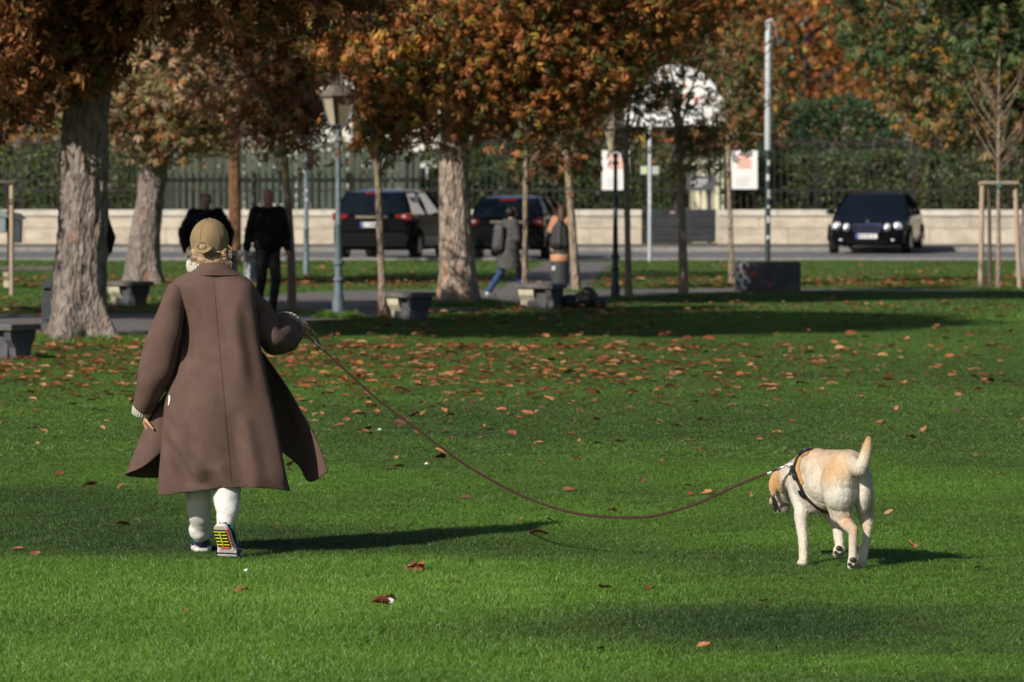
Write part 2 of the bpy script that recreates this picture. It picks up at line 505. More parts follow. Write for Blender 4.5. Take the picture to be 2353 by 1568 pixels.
# ---- green board fence behind the railings
M_board = mat('board_green', (0.085, 0.108, 0.080), 0.85, var=0.22, vscale=4, stretch=(3, 3, 0.6))
bf = thing('board_fence', (P(660, 480, 111.3).x, 111.3, 0.1), 'grey green vertical board fence standing behind the iron railings', 'fence')
x0_ = P(378, 480, 111.3).x - bf.location.x; x1_ = P(968, 480, 111.3).x - bf.location.x
xx = x0_; bmesh_ = [MB().box((0, 0, 0), (0.155, 0.025, 2.5 + d)).mesh('board', M_board, False) for d in (0, 0.02, -0.02)]
while xx < x1_:
    link('board', random.choice(bmesh_), bf, (xx, random.uniform(-.006, .006), 0)); xx += 0.2
for z in (0.6, 1.75):
    MB().box((x0_, 0.035, z), (x1_, 0.09, z + 0.09)).build('rail', M_board, bf, smooth=False)

# ---- pale pavilion glimpsed through the gate and white house behind the trees
M_house = mat('house_render', (0.78, 0.76, 0.70), 0.8, var=0.08, vscale=1.0)
M_glass = mat('window_glass', (0.03, 0.04, 0.05), 0.1, spec=0.8)
M_roof = mat('roof_tile', (0.20, 0.10, 0.07), 0.8, var=0.25, vscale=5)
def house(px0, px1, Y, zt, label, dep=6, zroof=1.6, windows=True, col=M_house, name='house'):
    a, b = P(px0, 400, Y).x, P(px1, 400, Y).x; w = b - a
    t = thing(name, ((a + b)/2, Y, 0), label, 'house' if name == 'house' else 'kiosk')
    MB().box((-w/2, 0, 0), (w/2, dep, zt)).build('wall', col, t, smooth=False)
    MB().prism([(-w/2 - .25, zt), (w/2 + .25, zt), (w/2 - .4, zt + zroof), (-w/2 + .4, zt + zroof)], -0.3, dep + 0.3).build('roof', M_roof, t, smooth=False)
    if windows:
        n = max(1, int(w / 1.5))
        for r_ in range(int((zt - 0.6) / 2.6)):
            for k in range(n):
                x = -w/2 + w*(k + 0.5)/n; z = 1.0 + 2.6*r_
                f = MB().box((x - .5, -0.03, z), (x + .5, 0.02, z + 1.3)).build('window', M_white, t, smooth=False)
                for s in (-1, 1):
                    MB().box((x + s*.235 - .2, -0.045, z + .08), (x + s*.235 + .2, -0.032, z + 1.22)).build('pane', M_glass, f, smooth=False)
    return t
house(560, 1040, 131, 5.6, 'white rendered house behind the orange trees, glimpsed through the leaves above the parked cars')
kk = house(1592, 1668, 119, 2.75, 'pale yellow garden kiosk seen through the gate bars', dep=2, zroof=0.3, windows=False, col=mat('kiosk_yellow', (0.80, 0.76, 0.55), 0.8), name='kiosk')
kx = kk.location.x
MB().box((-0.04, -0.03, 0), (0.04, -0.002, 2.75)).build('shutter_strip', M_gate, kk, smooth=False)

# ================================================================== GRASS
def tuft(name, n, rad, h, w, rg, lean=0.5, seg=2, flat=0.0):
    V, F, C = [], [], []
    for i in range(n):
        a = rg.uniform(0, 2*math.pi); r = rad * math.sqrt(rg.uniform()); x, y = r*math.cos(a), r*math.sin(a)
        hh = h * rg.uniform(0.55, 1.15); ww = w * rg.uniform(0.7, 1.3)
        la = rg.uniform(0, 2*math.pi); ll = hh * lean * rg.uniform(0.2, 1.3)
        ta = rg.uniform(0, math.pi); tx, ty = math.cos(ta)*ww/2, math.sin(ta)*ww/2
        b = len(V)
        V += [(x - tx, y - ty, -0.004), (x + tx, y + ty, -0.004)]
        mx, my = x + math.cos(la)*ll*0.35, y + math.sin(la)*ll*0.35
        V += [(mx - tx*.8, my - ty*.8, hh*0.55), (mx + tx*.8, my + ty*.8, hh*0.55), (x + math.cos(la)*ll, y + math.sin(la)*ll, hh*(1 - 0.25*lean))]
        F += [(b, b+1, b+3), (b, b+3, b+2), (b+2, b+3, b+4)]
        straw = rg.uniform() < 0.08
        g = rg.uniform(0.8, 1.2); c = (1.6*g, 1.0*g, 0.9*g) if straw else (g, g, g)
        C += [c]*5
    return npmesh(name, np.array(V), [np.array(F)], None, np.array(C))
M_grass = bpy.data.materials.new('grass_blades'); M_grass.use_nodes = True
def _grass(m):
    nt = m.node_tree; N = nt.nodes; L = nt.links; b = N['Principled BSDF']; out = N['Material Output']
    ca = N.new('ShaderNodeAttribute'); ca.attribute_name = 'Col'
    tn = N.new('ShaderNodeAttribute'); tn.attribute_type = 'INSTANCER'; tn.attribute_name = 'tone'
    rp = N.new('ShaderNodeValToRGB'); cr = rp.color_ramp
    cr.elements[0].position = 0.0; cr.elements[0].color = (0.044, 0.092, 0.026, 1)
    cr.elements[1].position = 1.0; cr.elements[1].color = (0.185, 0.345, 0.048, 1)
    e = cr.elements.new(0.35); e.color = (0.084, 0.152, 0.032, 1)
    e = cr.elements.new(0.7); e.color = (0.136, 0.272, 0.036, 1)
    L.new(tn.outputs['Fac'], rp.inputs[0])
    mx = N.new('ShaderNodeMix'); mx.data_type = 'RGBA'; mx.blend_type = 'MULTIPLY'; mx.inputs[0].default_value = 1.0
    L.new(rp.outputs[0], mx.inputs[6]); L.new(ca.outputs['Color'], mx.inputs[7])
    L.new(mx.outputs[2], b.inputs['Base Color']); b.inputs['Roughness'].default_value = 0.42; b.inputs['Specular IOR Level'].default_value = 0.45
    tr = N.new('ShaderNodeBsdfTranslucent'); L.new(mx.outputs[2], tr.inputs[0])
    ms = N.new('ShaderNodeMixShader'); ms.inputs[0].default_value = 0.3
    L.new(b.outputs[0], ms.inputs[1]); L.new(tr.outputs[0], ms.inputs[2]); L.new(ms.outputs[0], out.inputs['Surface'])
_grass(M_grass)

def vnoise(x, y, s, seed=0.0):
    return np.array([mnoise.fractal(Vector((a*s, b*s, seed)), 0.9, 2.0, 4) for a, b in zip(x, y)])
# lawn patches of darker and yellower tone (centre x,Y px picked on the lawn, half sizes in metres, strength)
_patch = [(170, 1165, .9, 1.2, -.30), (330, 1240, 1.1, .9, -.34), (900, 1262, 1.0, .35, -.10), (1480, 1450, .95, .9, -.34), (1850, 1440, .8, .55, -.25), (2200, 1410, .7, .3, -.20),
          (1560, 1290, .8, .6, -.12), (1050, 1360, 1.4, .8, .16), (500, 1400, 1.5, .9, .14), (650, 1520, 1.6, .6, .12), (200, 1440, .5, .25, -.14), (700, 1110, 1.2, 1.3, .22),
          (1100, 1180, 1.3, 1.0, .16), (1900, 1240, 1.4, .9, .12), (2200, 1540, 1.0, .3, .22), (1900, 1520, .9, .25, .16), (1500, 1060, 1.8, 2.0, .08), (560, 1090, 1.0, 1.0, .1),
          (2000, 1040, 2.2, 2.2, -.06), (2250, 1130, 1.0, 2.0, .12), (1300, 960, 3, 2.5, -.14), (300, 1040, 1.2, 1.0, .08), (1900, 850, 3, 3.0, -.1), (2000, 735, 3.4, 2.0, .18), (150, 950, 1.6, 2, .1)]
_patch = [(G(a, b).x, G(a, b).y, c, d, e) for a, b, c, d, e in _patch]
def tone_at(x, y):
    n = vnoise(x, y, 0.8) * 0.13 + vnoise(x, y * 0.6, 0.25, 5.0) * 0.12 + vnoise(x, y, 3.0, 9.0) * 0.05
    t = 0.43 + n
    for (a, b, c, d, e) in _patch:
        t += e * np.exp(-(((x - a)/c)**2 + ((y - b)/d)**2) ** 1.5)
    e_ = (19.72 - y) / 0.12                                        # edge of the longer, brighter turf
    t += 0.30 / (1 + np.exp(-np.clip(e_, -30, 30))) * (1 / (1 + np.exp(np.clip((x - 0.4) / 0.25, -30, 30))))
    return np.clip(t, 0.03, 0.98)
def scatter(n, y0, y1, wfun, rg, power=1.0):
    y = y0 + (y1 - y0) * rg.uniform(size=n) ** power
    x = (rg.uniform(size=n)*2 - 1) * wfun(y)
    return x, y
g_src = bpy.data.collections.new('grass_sources')
def add_src(me):
    me.materials.clear(); me.materials.append(M_grass)
    o = bpy.data.objects.new(me.name, me); g_src.objects.link(o)
gr = np.random.default_rng(3)
def grass_object(name, x, y, scl, zoff, tone, srcs, rg, lbl):
    col = bpy.data.collections.new(name + '_sources')
    for me in srcs:
        me.materials.clear(); me.materials.append(M_grass); col.objects.link(bpy.data.objects.new(me.name, me))
    n = len(x); me = bpy.data.meshes.new(name); me.vertices.add(n)
    co = np.stack([x, y, zoff], 1); me.vertices.foreach_set('co', co.astype(np.float32).ravel())
    a = me.attributes.new('tone', 'FLOAT', 'POINT'); a.data.foreach_set('value', tone.astype(np.float32))
    a = me.attributes.new('scl', 'FLOAT_VECTOR', 'POINT'); a.data.foreach_set('vector', scl.astype(np.float32).ravel())
    a = me.attributes.new('rot', 'FLOAT_VECTOR', 'POINT')
    rr = np.zeros((n, 3)); rr[:, 2] = rg.uniform(0, 6.28, n); a.data.foreach_set('vector', rr.astype(np.float32).ravel())
    o = link(name, me); tag(o, lbl, 'grass', None, 'stuff')
    ng = bpy.data.node_groups.new(name, 'GeometryNodeTree')
    ng.interface.new_socket('Geometry', in_out='INPUT', socket_type='NodeSocketGeometry')
    ng.interface.new_socket('Geometry', in_out='OUTPUT', socket_type='NodeSocketGeometry')
    N = ng.nodes; L = ng.links
    gi = N.new('NodeGroupInput'); go = N.new('NodeGroupOutput')
    ci = N.new('GeometryNodeCollectionInfo'); ci.inputs[0].default_value = col; ci.inputs['Separate Children'].default_value = True; ci.inputs['Reset Children'].default_value = True
    ip = N.new('GeometryNodeInstanceOnPoints'); ip.inputs['Pick Instance'].default_value = True
    na = N.new('GeometryNodeInputNamedAttribute'); na.data_type = 'FLOAT_VECTOR'; na.inputs[0].default_value = 'rot'
    er = N.new('FunctionNodeEulerToRotation')
    ns = N.new('GeometryNodeInputNamedAttribute'); ns.data_type = 'FLOAT_VECTOR'; ns.inputs[0].default_value = 'scl'
    L.new(gi.outputs[0], ip.inputs['Points']); L.new(ci.outputs[0], ip.inputs['Instance'])
    L.new(na.outputs[0], er.inputs[0]); L.new(er.outputs[0], ip.inputs['Rotation']); L.new(ns.outputs[0], ip.inputs['Scale'])
    L.new(ip.outputs[0], go.inputs[0])
    md = o.modifiers.new('grass', 'NODES'); md.node_group = ng
    return o
TRUNKS = []   # (x, y, r): longer grass round trunks and posts
def make_grass():
    rg = np.random.default_rng(11)
    near = [tuft('grass_tuft', 46, 0.060, 0.042, 0.0028, rg, 0.85) for _ in range(8)]
    mid = [tuft('grass_tuft', 64, 0.14, 0.038, 0.0055, rg, 0.9) for _ in range(6)]
    far = [tuft('grass_tuft', 60, 0.30, 0.045, 0.016, rg, 0.8) for _ in range(6)]
    # near: 14 - 27 m
    x, y = scatter(72000, 13.4, 27.0, lambda yy: 0.15*yy + 3.4, rg, 0.95)
    long_ = 1 / (1 + np.exp(-np.clip((19.72 - y)/0.15, -30, 30))) * (1 / (1 + np.exp(np.clip((x - 0.5)/0.3, -30, 30))))
    hh = 0.66 + 0.5*long_ + 0.22*vnoise(x, y, 1.6, 3.0)
    s = np.stack([np.ones_like(x)*0.95, np.ones_like(x)*0.95, np.clip(hh, 0.3, 1.6)], 1)
    grass_object('grass', x, y, s, np.zeros_like(x), tone_at(x, y), near, rg, 'short green park grass of the lawn nearest the camera')
    # middle 26 - 50 m
    x, y = scatter(62000, 26.4, 56.0, lambda yy: 0.15*yy + 6.0, rg, 1.0)
    keep = ~pip(x, y, path_poly); x, y = x[keep], y[keep]
    hh = 0.62 + 0.3*vnoise(x, y, 0.9, 3.0)
    s = np.stack([np.ones_like(x), np.ones_like(x), np.clip(hh, 0.3, 1.3)], 1)
    grass_object('grass', x, y, s, np.zeros_like(x), tone_at(x, y), mid, rg, 'green park grass in the middle of the lawn under the tree shadows')
    # far 55 - 92 m
    x, y = scatter(44000, 54.0, 92.3, lambda yy: 0.15*yy + 9.0, rg, 1.0)
    keep = ~pip(x, y, path_poly); x, y = x[keep], y[keep]
    hh = 0.8 + 0.5*vnoise(x, y, 0.5, 3.0)
    s = np.stack([np.ones_like(x), np.ones_like(x), np.clip(hh, 0.4, 1.8)], 1)
    grass_object('grass', x, y, s, np.zeros_like(x), tone_at(x, y) - 0.04, far, rg, 'green grass strip between the park path and the road')
    # long grass round the trunks
    X, Y_, S = [], [], []
    for (tx, ty, tr, sc) in TRUNKS:
        n = int(90 * max(tr, 0.25) / 0.3)
        a = rg.uniform(0, 2*math.pi, n); r = tr * (1.0 + rg.uniform(0, 1.3, n))
        X.append(tx + r*np.cos(a)); Y_.append(ty + r*np.sin(a)); S.append(np.clip(2.6*sc - (r/tr - 1)*1.4*sc, 0.8, 4) * rg.uniform(0.7, 1.2, n))
    X, Y_, S = map(np.concatenate, (X, Y_, S))
    s = np.stack([np.ones_like(X), np.ones_like(X), S], 1)
    grass_object('grass', X, Y_, s, np.zeros_like(X), np.clip(tone_at(X, Y_) + 0.12, 0, 1), mid, rg, 'longer uncut grass round the feet of the tree trunks')
# ================================================================== TREES
M_leaf_brown = leafmat('leaf_autumn', 0.28, 0.5)
M_leaf_green = leafmat('leaf_green', 0.25, 0.45)
BROWN = [(0.22, 0.088, 0.038), (0.30, 0.125, 0.050), (0.16, 0.060, 0.030), (0.34, 0.18, 0.06), (0.11, 0.11, 0.035)]
ORANGE = [(0.42, 0.160, 0.048), (0.52, 0.225, 0.060), (0.28, 0.105, 0.036), (0.50, 0.32, 0.06), (0.15, 0.145, 0.04), (0.08, 0.115, 0.035)]
PALE = [(0.40, 0.27, 0.15), (0.46, 0.32, 0.18), (0.30, 0.22, 0.09), (0.22, 0.20, 0.07), (0.34, 0.15, 0.06), (0.17, 0.15, 0.12)]
OLIVE = [(0.16, 0.14, 0.05), (0.10, 0.12, 0.035), (0.28, 0.14, 0.05), (0.20, 0.10, 0.045), (0.06, 0.09, 0.025)]
GREEN = [(0.055, 0.10, 0.035), (0.08, 0.125, 0.04), (0.13, 0.15, 0.05), (0.28, 0.17, 0.05), (0.42, 0.20, 0.04), (0.04, 0.07, 0.025)]
HEDGE = [(0.022, 0.05, 0.012), (0.04, 0.08, 0.018), (0.07, 0.11, 0.02), (0.018, 0.035, 0.012), (0.10, 0.12, 0.03)]

# leaves cleared from the crowns so the low sun reaches these places (x, y, z range, radius, share of leaves cleared)
LIT = []
def lit(px, py, z0, z1, r, k=0.9):
    g = G(px, py); LIT.append((g.x, g.y, z0, z1, r, k))
lit(185, 785, 0.0, 2.35, .42, .985); lit(335, 657, 0.0, 1.9, .36, .93); lit(1055, 704, 0, 2.0, .38, .99)
for a_ in ((672, 722, 0, .9, .10, .6), (880, 737, 0, 2.1, .14), (1206, 711, 0, .9, .12), (1324, 672, 0, 2.0, .2), (1445, 690, 0, .5, .14), (1572, 683, 0, 1.9, .2, .7), (1682, 657, 0, 1.9, .15), (778, 732, 0, 3.2, .25, 1), (1493, 602, 0, 3.3, .15, 1), (704, 632, 0, 2.4, .15, .97), (1553, 540, 3.2, 5.0, 1.4, .8), (2008, 585, 0, 1.5, 1.2, .9), (20, 826, 0, .4, .3, 1), (1170, 684, 0, 1.4, .35),
           (925, 737, 0, .5, .32, 1), (1235, 712, 0, .5, .32, 1), (296, 705, 0, .5, .32, 1), (1290, 655, 0, 1.4, .35), (1764, 641, 0, 4.8, .2, 1), (27, 690, 0, 1.8, .1), (1414, 688, 2.3, 2.9, .2), (540, 612, 0, 2.5, .2, .6)): lit(*a_)
SU = np.array([0.6816, 0.7317]); COT = 1 / math.tan(R(SUN_EL))
def light_gaps(p, rg):
    keep = np.ones(len(p), bool)
    for (tx, ty, z0, z1, r, k) in LIT:
        dx, dy = tx - p[:, 0], ty - p[:, 1]; h = dx*SU[0] + dy*SU[1]; per = np.abs(dx*SU[1] - dy*SU[0]); zt = p[:, 2] - h/COT
        m = (h > 0.5) & (per < r) & (zt > z0) & (zt < z1)
        keep &= ~(m & (rg.uniform(size=len(p)) < k))
    keep &= ~((np.abs(p[:, 0]/p[:, 1] - 588.0/FPX) < .0017) & (p[:, 1] > 66) & (p[:, 1] < 75.5))   # nothing grows against the tall pole
    for (lx, ly, z0, z1) in ((G(778, 732).x, G(778, 732).y, 2.35, 3.25), (G(1414, 688).x, G(1414, 688).y, 2.05, 2.9)):   # no leaves against the lanterns
        keep &= ~((np.abs(p[:, 0] - lx*p[:, 1]/ly) < .24) & (np.abs(p[:, 1] - ly + .9) < 1.5) & (p[:, 2] > z0) & (p[:, 2] < z1))
    return keep
def barkmat(name, c1, c2, c3, scale=9):
    m = bpy.data.materials.new(name); m.use_nodes = True; nt = m.node_tree; N = nt.nodes; L = nt.links; b = N['Principled BSDF']
    b.inputs['Roughness'].default_value = 0.9; b.inputs['Specular IOR Level'].default_value = 0.15
    tc = N.new('ShaderNodeTexCoord'); mp = N.new('ShaderNodeMapping'); mp.inputs['Scale'].default_value = (1, 1, 0.33); L.new(tc.outputs['Object'], mp.inputs[0])
    n1 = N.new('ShaderNodeTexNoise'); n1.inputs['Scale'].default_value = scale; n1.inputs['Detail'].default_value = 8; n1.inputs['Roughness'].default_value = 0.7; L.new(mp.outputs[0], n1.inputs['Vector'])
    vo = N.new('ShaderNodeTexVoronoi'); vo.inputs['Scale'].default_value = scale*1.8; L.new(mp.outputs[0], vo.inputs['Vector'])
    rp = N.new('ShaderNodeValToRGB'); rp.color_ramp.elements[0].position = 0.34; rp.color_ramp.elements[0].color = (*c1, 1)
    rp.color_ramp.elements[1].position = 0.62; rp.color_ramp.elements[1].color = (*c2, 1); L.new(n1.outputs['Fac'], rp.inputs[0])
    n3 = N.new('ShaderNodeTexNoise'); n3.inputs['Scale'].default_value = scale*0.6; n3.inputs['Detail'].default_value = 4; L.new(mp.outputs[0], n3.inputs['Vector'])
    r3 = N.new('ShaderNodeValToRGB'); r3.color_ramp.elements[0].position = 0.56; r3.color_ramp.elements[0].color = (0,0,0,1); r3.color_ramp.elements[1].position = 0.70; r3.color_ramp.elements[1].color = (1,1,1,1); L.new(n3.outputs['Fac'], r3.inputs[0])
    mx = N.new('ShaderNodeMix'); mx.data_type = 'RGBA'; L.new(r3.outputs[0], mx.inputs[0]); L.new(rp.outputs[0], mx.inputs[6]); mx.inputs[7].default_value = (*c3, 1)
    L.new(mx.outputs[2], b.inputs['Base Color'])
    ad = N.new('ShaderNodeMath'); ad.operation = 'ADD'; L.new(n1.outputs['Fac'], ad.inputs[0]); L.new(vo.outputs['Distance'], ad.inputs[1])
    bp = N.new('ShaderNodeBump'); bp.inputs['Strength'].default_value = 0.9; bp.inputs['Distance'].default_value = 0.05; L.new(ad.outputs[0], bp.inputs['Height']); L.new(bp.outputs[0], b.inputs['Normal'])
    return m
M_bark = barkmat('bark_chestnut', (0.085, 0.068, 0.06), (0.37, 0.315, 0.285), (0.36, 0.22, 0.155), 17)
M_bark2 = barkmat('bark_plane', (0.17, 0.13, 0.10), (0.50, 0.41, 0.34), (0.48, 0.27, 0.16), 14)
M_bark_y = barkmat('bark_young', (0.22, 0.16, 0.12), (0.42, 0.33, 0.26), (0.34, 0.30, 0.10), 16)
M_bark_d = barkmat('bark_dark', (0.035, 0.03, 0.026), (0.10, 0.085, 0.07), (0.13, 0.11, 0.06), 16)
M_bark_o = barkmat('bark_pine', (0.07, 0.035, 0.02), (0.27, 0.14, 0.075), (0.20, 0.12, 0.07), 12)
M_twig = mat('twig', (0.10, 0.075, 0.055), 0.85)

def trunk_mesh(pts, rads, flare=0.0, lobes=5, seed=1.0, n=72, rows=110, rough=0.035):
    """one tapering trunk with buttressed foot and plated bark relief; pts start at z = 0"""
    C = bez(pts, 12); RR = crv(rads, 12); m = len(C)
    V = []
    for i in range(rows + 1):
        t = (i / rows) ** 1.25 * (m - 1); k = min(int(t), m - 2); f = t - k
        c = C[k].lerp(C[k+1], f); r = RR[k] + (RR[k+1] - RR[k]) * f
        z = c.z
        fl = flare * math.exp(-max(z, 0) / 0.28)
        for j in range(n):
            a = 2 * math.pi * j / n
            q = Vector((math.cos(a), math.sin(a), 0))
            lob = 0.5 + 0.5 * math.cos(lobes * a + seed + 0.8 * math.sin(a * 2 + seed))
            rr = r * (1 + 0.05 * mnoise.noise(Vector((q.x*1.5, q.y*1.5, z*0.9 + seed)))) + fl * (0.15 + 1.0 * lob ** 2)
            rr += r * rough * (1.2 * mnoise.fractal(Vector((q.x*5, q.y*5, z*4.0 + seed)), 1.0, 2.0, 4)) - r * 0.05 * (1 - lob) * math.exp(-max(z, 0)/0.9)
            V.append((c.x + q.x*rr, c.y + q.y*rr, z - (0.05 if i == 0 else 0)))
    F = []
    for i in range(rows):
        for j in range(n):
            j2 = (j+1) % n; F.append((i*n+j, i*n+j2, (i+1)*n+j2, (i+1)*n+j))
    return npmesh('trunk', np.array(V), [np.array(F)], None, smooth=True)

T_near = leaf_template(5, 2, 0.75, 0.35, 95)
T_far = leaf_template(5, 1, 0.7, 0.0, 95)
T_one = leaf_template(1, 1, 0.3, 0.0)
def blob_leaves(blobs, rg, lumps_shell=0.75, cull=None):
    """blobs: (centre, radii, n_clusters, leaves per cluster, sigma) -> centres, outward normals, cluster centres"""
    A, Nn, K = [], [], []
    for (c, r, nc, nl, sg) in blobs:
        d = rg.normal(size=(nc, 3)); d /= np.linalg.norm(d, axis=1, keepdims=True)
        rad = np.where(rg.uniform(size=nc) < lumps_shell, rg.uniform(0.72, 1.0, nc), rg.uniform(0.2, 0.8, nc))
        cc = np.array(c) + d * rad[:, None] * np.array(r)
        off = rg.normal(size=(nc, nl, 3)) * sg * np.array([1.25, 1.25, 0.7])
        p = (cc[:, None, :] + off).reshape(-1, 3)
        out = (p - np.array(c)) / np.array(r)
        A.append(p); Nn.append(out); K.append(cc)
    return np.concatenate(A), np.concatenate(Nn), np.concatenate(K)

def tree(name, label, base, tpts, trad, blobs, cols, w, seed, leaf=0.15, tmpl=None, bark=None, flare=0.0, group=None, near_leaves=0, limbs=10,
         lobes=5, limb_r=0.05, rows=110, nseg=72, cut=None, lmat=None, jitter=0.25, crown_z=None, twigs=0, up=0.5, rough=0.035, pal_fn=None):
    rg = np.random.default_rng(seed)
    t = thing(name, base, label, 'tree', group)
    me = trunk_mesh(tpts, trad, flare, lobes, seed*1.3, nseg, rows, rough); me.materials.append(bark or M_bark); link('trunk', me, t)
    if not blobs: return t
    B = np.array(base)
    blobs = [((np.array(b[0]) - B), *b[1:]) for b in blobs]
    p, o, K = blob_leaves(blobs, rg)
    if cut is not None:
        k = cut(p + B); p, o = p[k], o[k]
    k = light_gaps(p + B, rg); p, o = p[k], o[k]
    top = Vector(tpts[-1])
    br = MB(); idx = rg.permutation(len(K))[:limbs]
    for i in idx:
        c = Vector(K[i]); s0 = top.lerp(Vector(tpts[-2]), rg.uniform(0, 0.8))
        mid = s0.lerp(c, 0.5) + Vector(rg.normal(size=3) * 0.12) + Vector((0, 0, 0.15))
        br.tube(bez([s0, mid, c], 5), crv([limb_r, limb_r*0.6, limb_r*0.15], 5), 6)
    for i in range(twigs):
        c = Vector(K[rg.integers(len(K))]); d = Vector(rg.normal(size=3)); d.z *= 0.6; d = d.normalized() * rg.uniform(0.25, 0.6)
        br.tube(bez([c - d, c + Vector(rg.normal(size=3)*0.05), c + d], 3), [0.010]*3 + [0.007]*3 + [0.004], 4)
    if br.v: tag(br.build('branches', M_bark_d if bark in (M_bark, None) else bark, t), kind='stuff')
    nrm = o * 0.7 + np.array([0, 0, up]) + rg.normal(size=p.shape) * 0.55
    size = leaf * rg.uniform(0.65, 1.2, len(p))
    col = palette(len(p), rg, cols, w, jitter) if pal_fn is None else pal_fn(p + B, rg)
    wz = (p + B)[:, 2]; vis = wz < 1.85 + 430 * (p + B)[:, 1] / FPX + 0.2
    lm = lmat or M_leaf_brown
    if near_leaves:
        # the leaves that show largest: low, on the camera's side
        score = (p + B)[:, 1] + 0.6 * np.abs(wz - 3.0); score[~vis] += 100
        sel = np.argsort(score)[:near_leaves]
        mk = np.zeros(len(p), bool); mk[sel] = True
        variants = []
        for k in range(6):
            tv, tf = leaf_template(5, 2, rg.uniform(0.6, 1.0), 0.4, 90)
            c_ = np.tile(palette(1, rg, cols, w, jitter), (len(tv), 1))
            variants.append(npmesh('leaf', tv + 0, [tf], lm, c_))
        a_, b_, n_ = frames(nrm[sel], rg, 0.9)
        for q in range(len(sel)):
            i = sel[q]; s_ = size[i] * 1.1
            M_ = Matrix(((a_[q][0]*s_, b_[q][0]*s_, n_[q][0]*s_, p[i][0]), (a_[q][1]*s_, b_[q][1]*s_, n_[q][1]*s_, p[i][1]), (a_[q][2]*s_, b_[q][2]*s_, n_[q][2]*s_, p[i][2]), (0, 0, 0, 1)))
            lo = link('leaf', variants[q % 6], t); lo.matrix_local = M_
        keep = ~mk; p, nrm, size, col, vis = p[keep], nrm[keep], size[keep], col[keep], vis[keep]
    if tmpl is None:
        V1 = leaves_mesh('crown', p[vis], nrm[vis], size[vis], col[vis], lm, T_near, rg, 0.9)
        tag(link('crown', V1, t), kind='stuff')
        if (~vis).sum() > 10:
            V2 = leaves_mesh('upper_crown', p[~vis], nrm[~vis], size[~vis]*1.5, col[~vis], lm, T_far, rg, 0.9)
            tag(link('upper_crown', V2, t), kind='stuff')
    else:
        tag(link('crown', leaves_mesh('crown', p, nrm, size, col, lm, tmpl, rg, 0.7), t), kind='stuff')
    return t

# A: the big chestnut on the left
bA = G(188, 782); x_, y_ = bA.x, bA.y
TRUNKS.append((x_, y_, 0.42, 1.3))
blobsA = [((x_ + 0.4, y_ - 1.3, 5.8), (3.8, 3.7, 2.0), 640, 26, 0.27),
          ((x_ - 1.3, y_ - 1.6, 3.3), (1.5, 1.4, 0.9), 70, 30, 0.22),
          ((x_ - 1.2, y_ - 0.7, 2.75), (0.75, 0.8, 0.5), 26, 28, 0.18),
          ((x_ + 2.0, y_ - 1.5, 4.0), (1.7, 1.6, 0.75), 60, 24, 0.22),
          ((x_ + 0.0, y_ - 0.75, 3.45), (0.9, 0.35, 0.8), 34, 26, 0.16)]
def cutA(p):
    px = CX + p[:, 0] / p[:, 1] * FPX; py = 412 - (p[:, 2] - CAM_Z) / p[:, 1] * FPX
    lim = np.interp(px, [-400, 0, 60, 120, 160, 230, 300, 420, 600, 760, 900], [410, 400, 395, 372, 335, 245, 160, 170, 190, 150, 80])
    return py < lim + np.random.default_rng(5).normal(size=len(p)) * 14
tree('chestnut_tree', 'largest chestnut at far left, thick pale trunk with root buttresses and low brown leaves', bA,
     [(0.0, 0, 0), (-0.02, 0, 0.6), (0.02, 0, 1.4), (0.05, 0, 2.4), (0.1, 0, 3.2), (0.1, 0, 4.6)], [0.335, 0.305, 0.28, 0.265, 0.24, 0.18],
     blobsA, BROWN, [4, 4, 3, 1.6, 1.6], 21, leaf=0.135, flare=0.30, lobes=4, near_leaves=220, limbs=26, limb_r=0.09, cut=cutA, group='horse chestnuts', twigs=60, rough=0.085)
# B: second chestnut, leaning
bB = G(335, 657); TRUNKS.append((bB.x, bB.y, 0.4, 1.0))
tree('chestnut_tree', 'leaning chestnut behind the bench left of the woman, pale dusty leaves', bB,
     [(0, 0, 0), (-0.02, 0, 0.7), (0.08, 0, 1.5), (0.18, 0, 2.3), (0.3, 0, 3.2)], [0.30, 0.27, 0.24, 0.25, 0.2],
     [((bB.x + 0.9, bB.y - 0.4, 4.1), (2.7, 2.2, 1.6), 210, 24, 0.24), ((bB.x + 0.6, bB.y - 0.6, 3.0), (1.7, 1.3, 0.8), 60, 22, 0.2), ((bB.x + 0.5, bB.y, 6.5), (3.6, 3.0, 2.0), 130, 16, 0.3)],
     PALE, [4, 3, 2.4, 1.6, 2, 1], 22, leaf=0.132, flare=0.14, limbs=16, limb_r=0.07, group='horse chestnuts', twigs=30)
# a further chestnut just outside the frame on the left, shading the two men and the path
xo_, yo_ = -10.4, 50.5
tree('chestnut_tree', 'chestnut standing just outside the left edge, only its shade on the path visible', Vector((xo_, yo_, 0)), [(0, 0, 0), (0.02, 0, 1.0), (0.05, 0, 2.6), (0, 0, 5.0)], [0.33, 0.29, 0.26, 0.18],
     [((xo_ + 0.3, yo_, 6.9), (3.7, 3.3, 2.2), 420, 20, 0.28)], BROWN, [4, 4, 3, 1.6, 1.6], 24, leaf=0.17, tmpl=T_far, flare=0.25, lobes=4, limbs=20, limb_r=0.08, group='horse chestnuts')
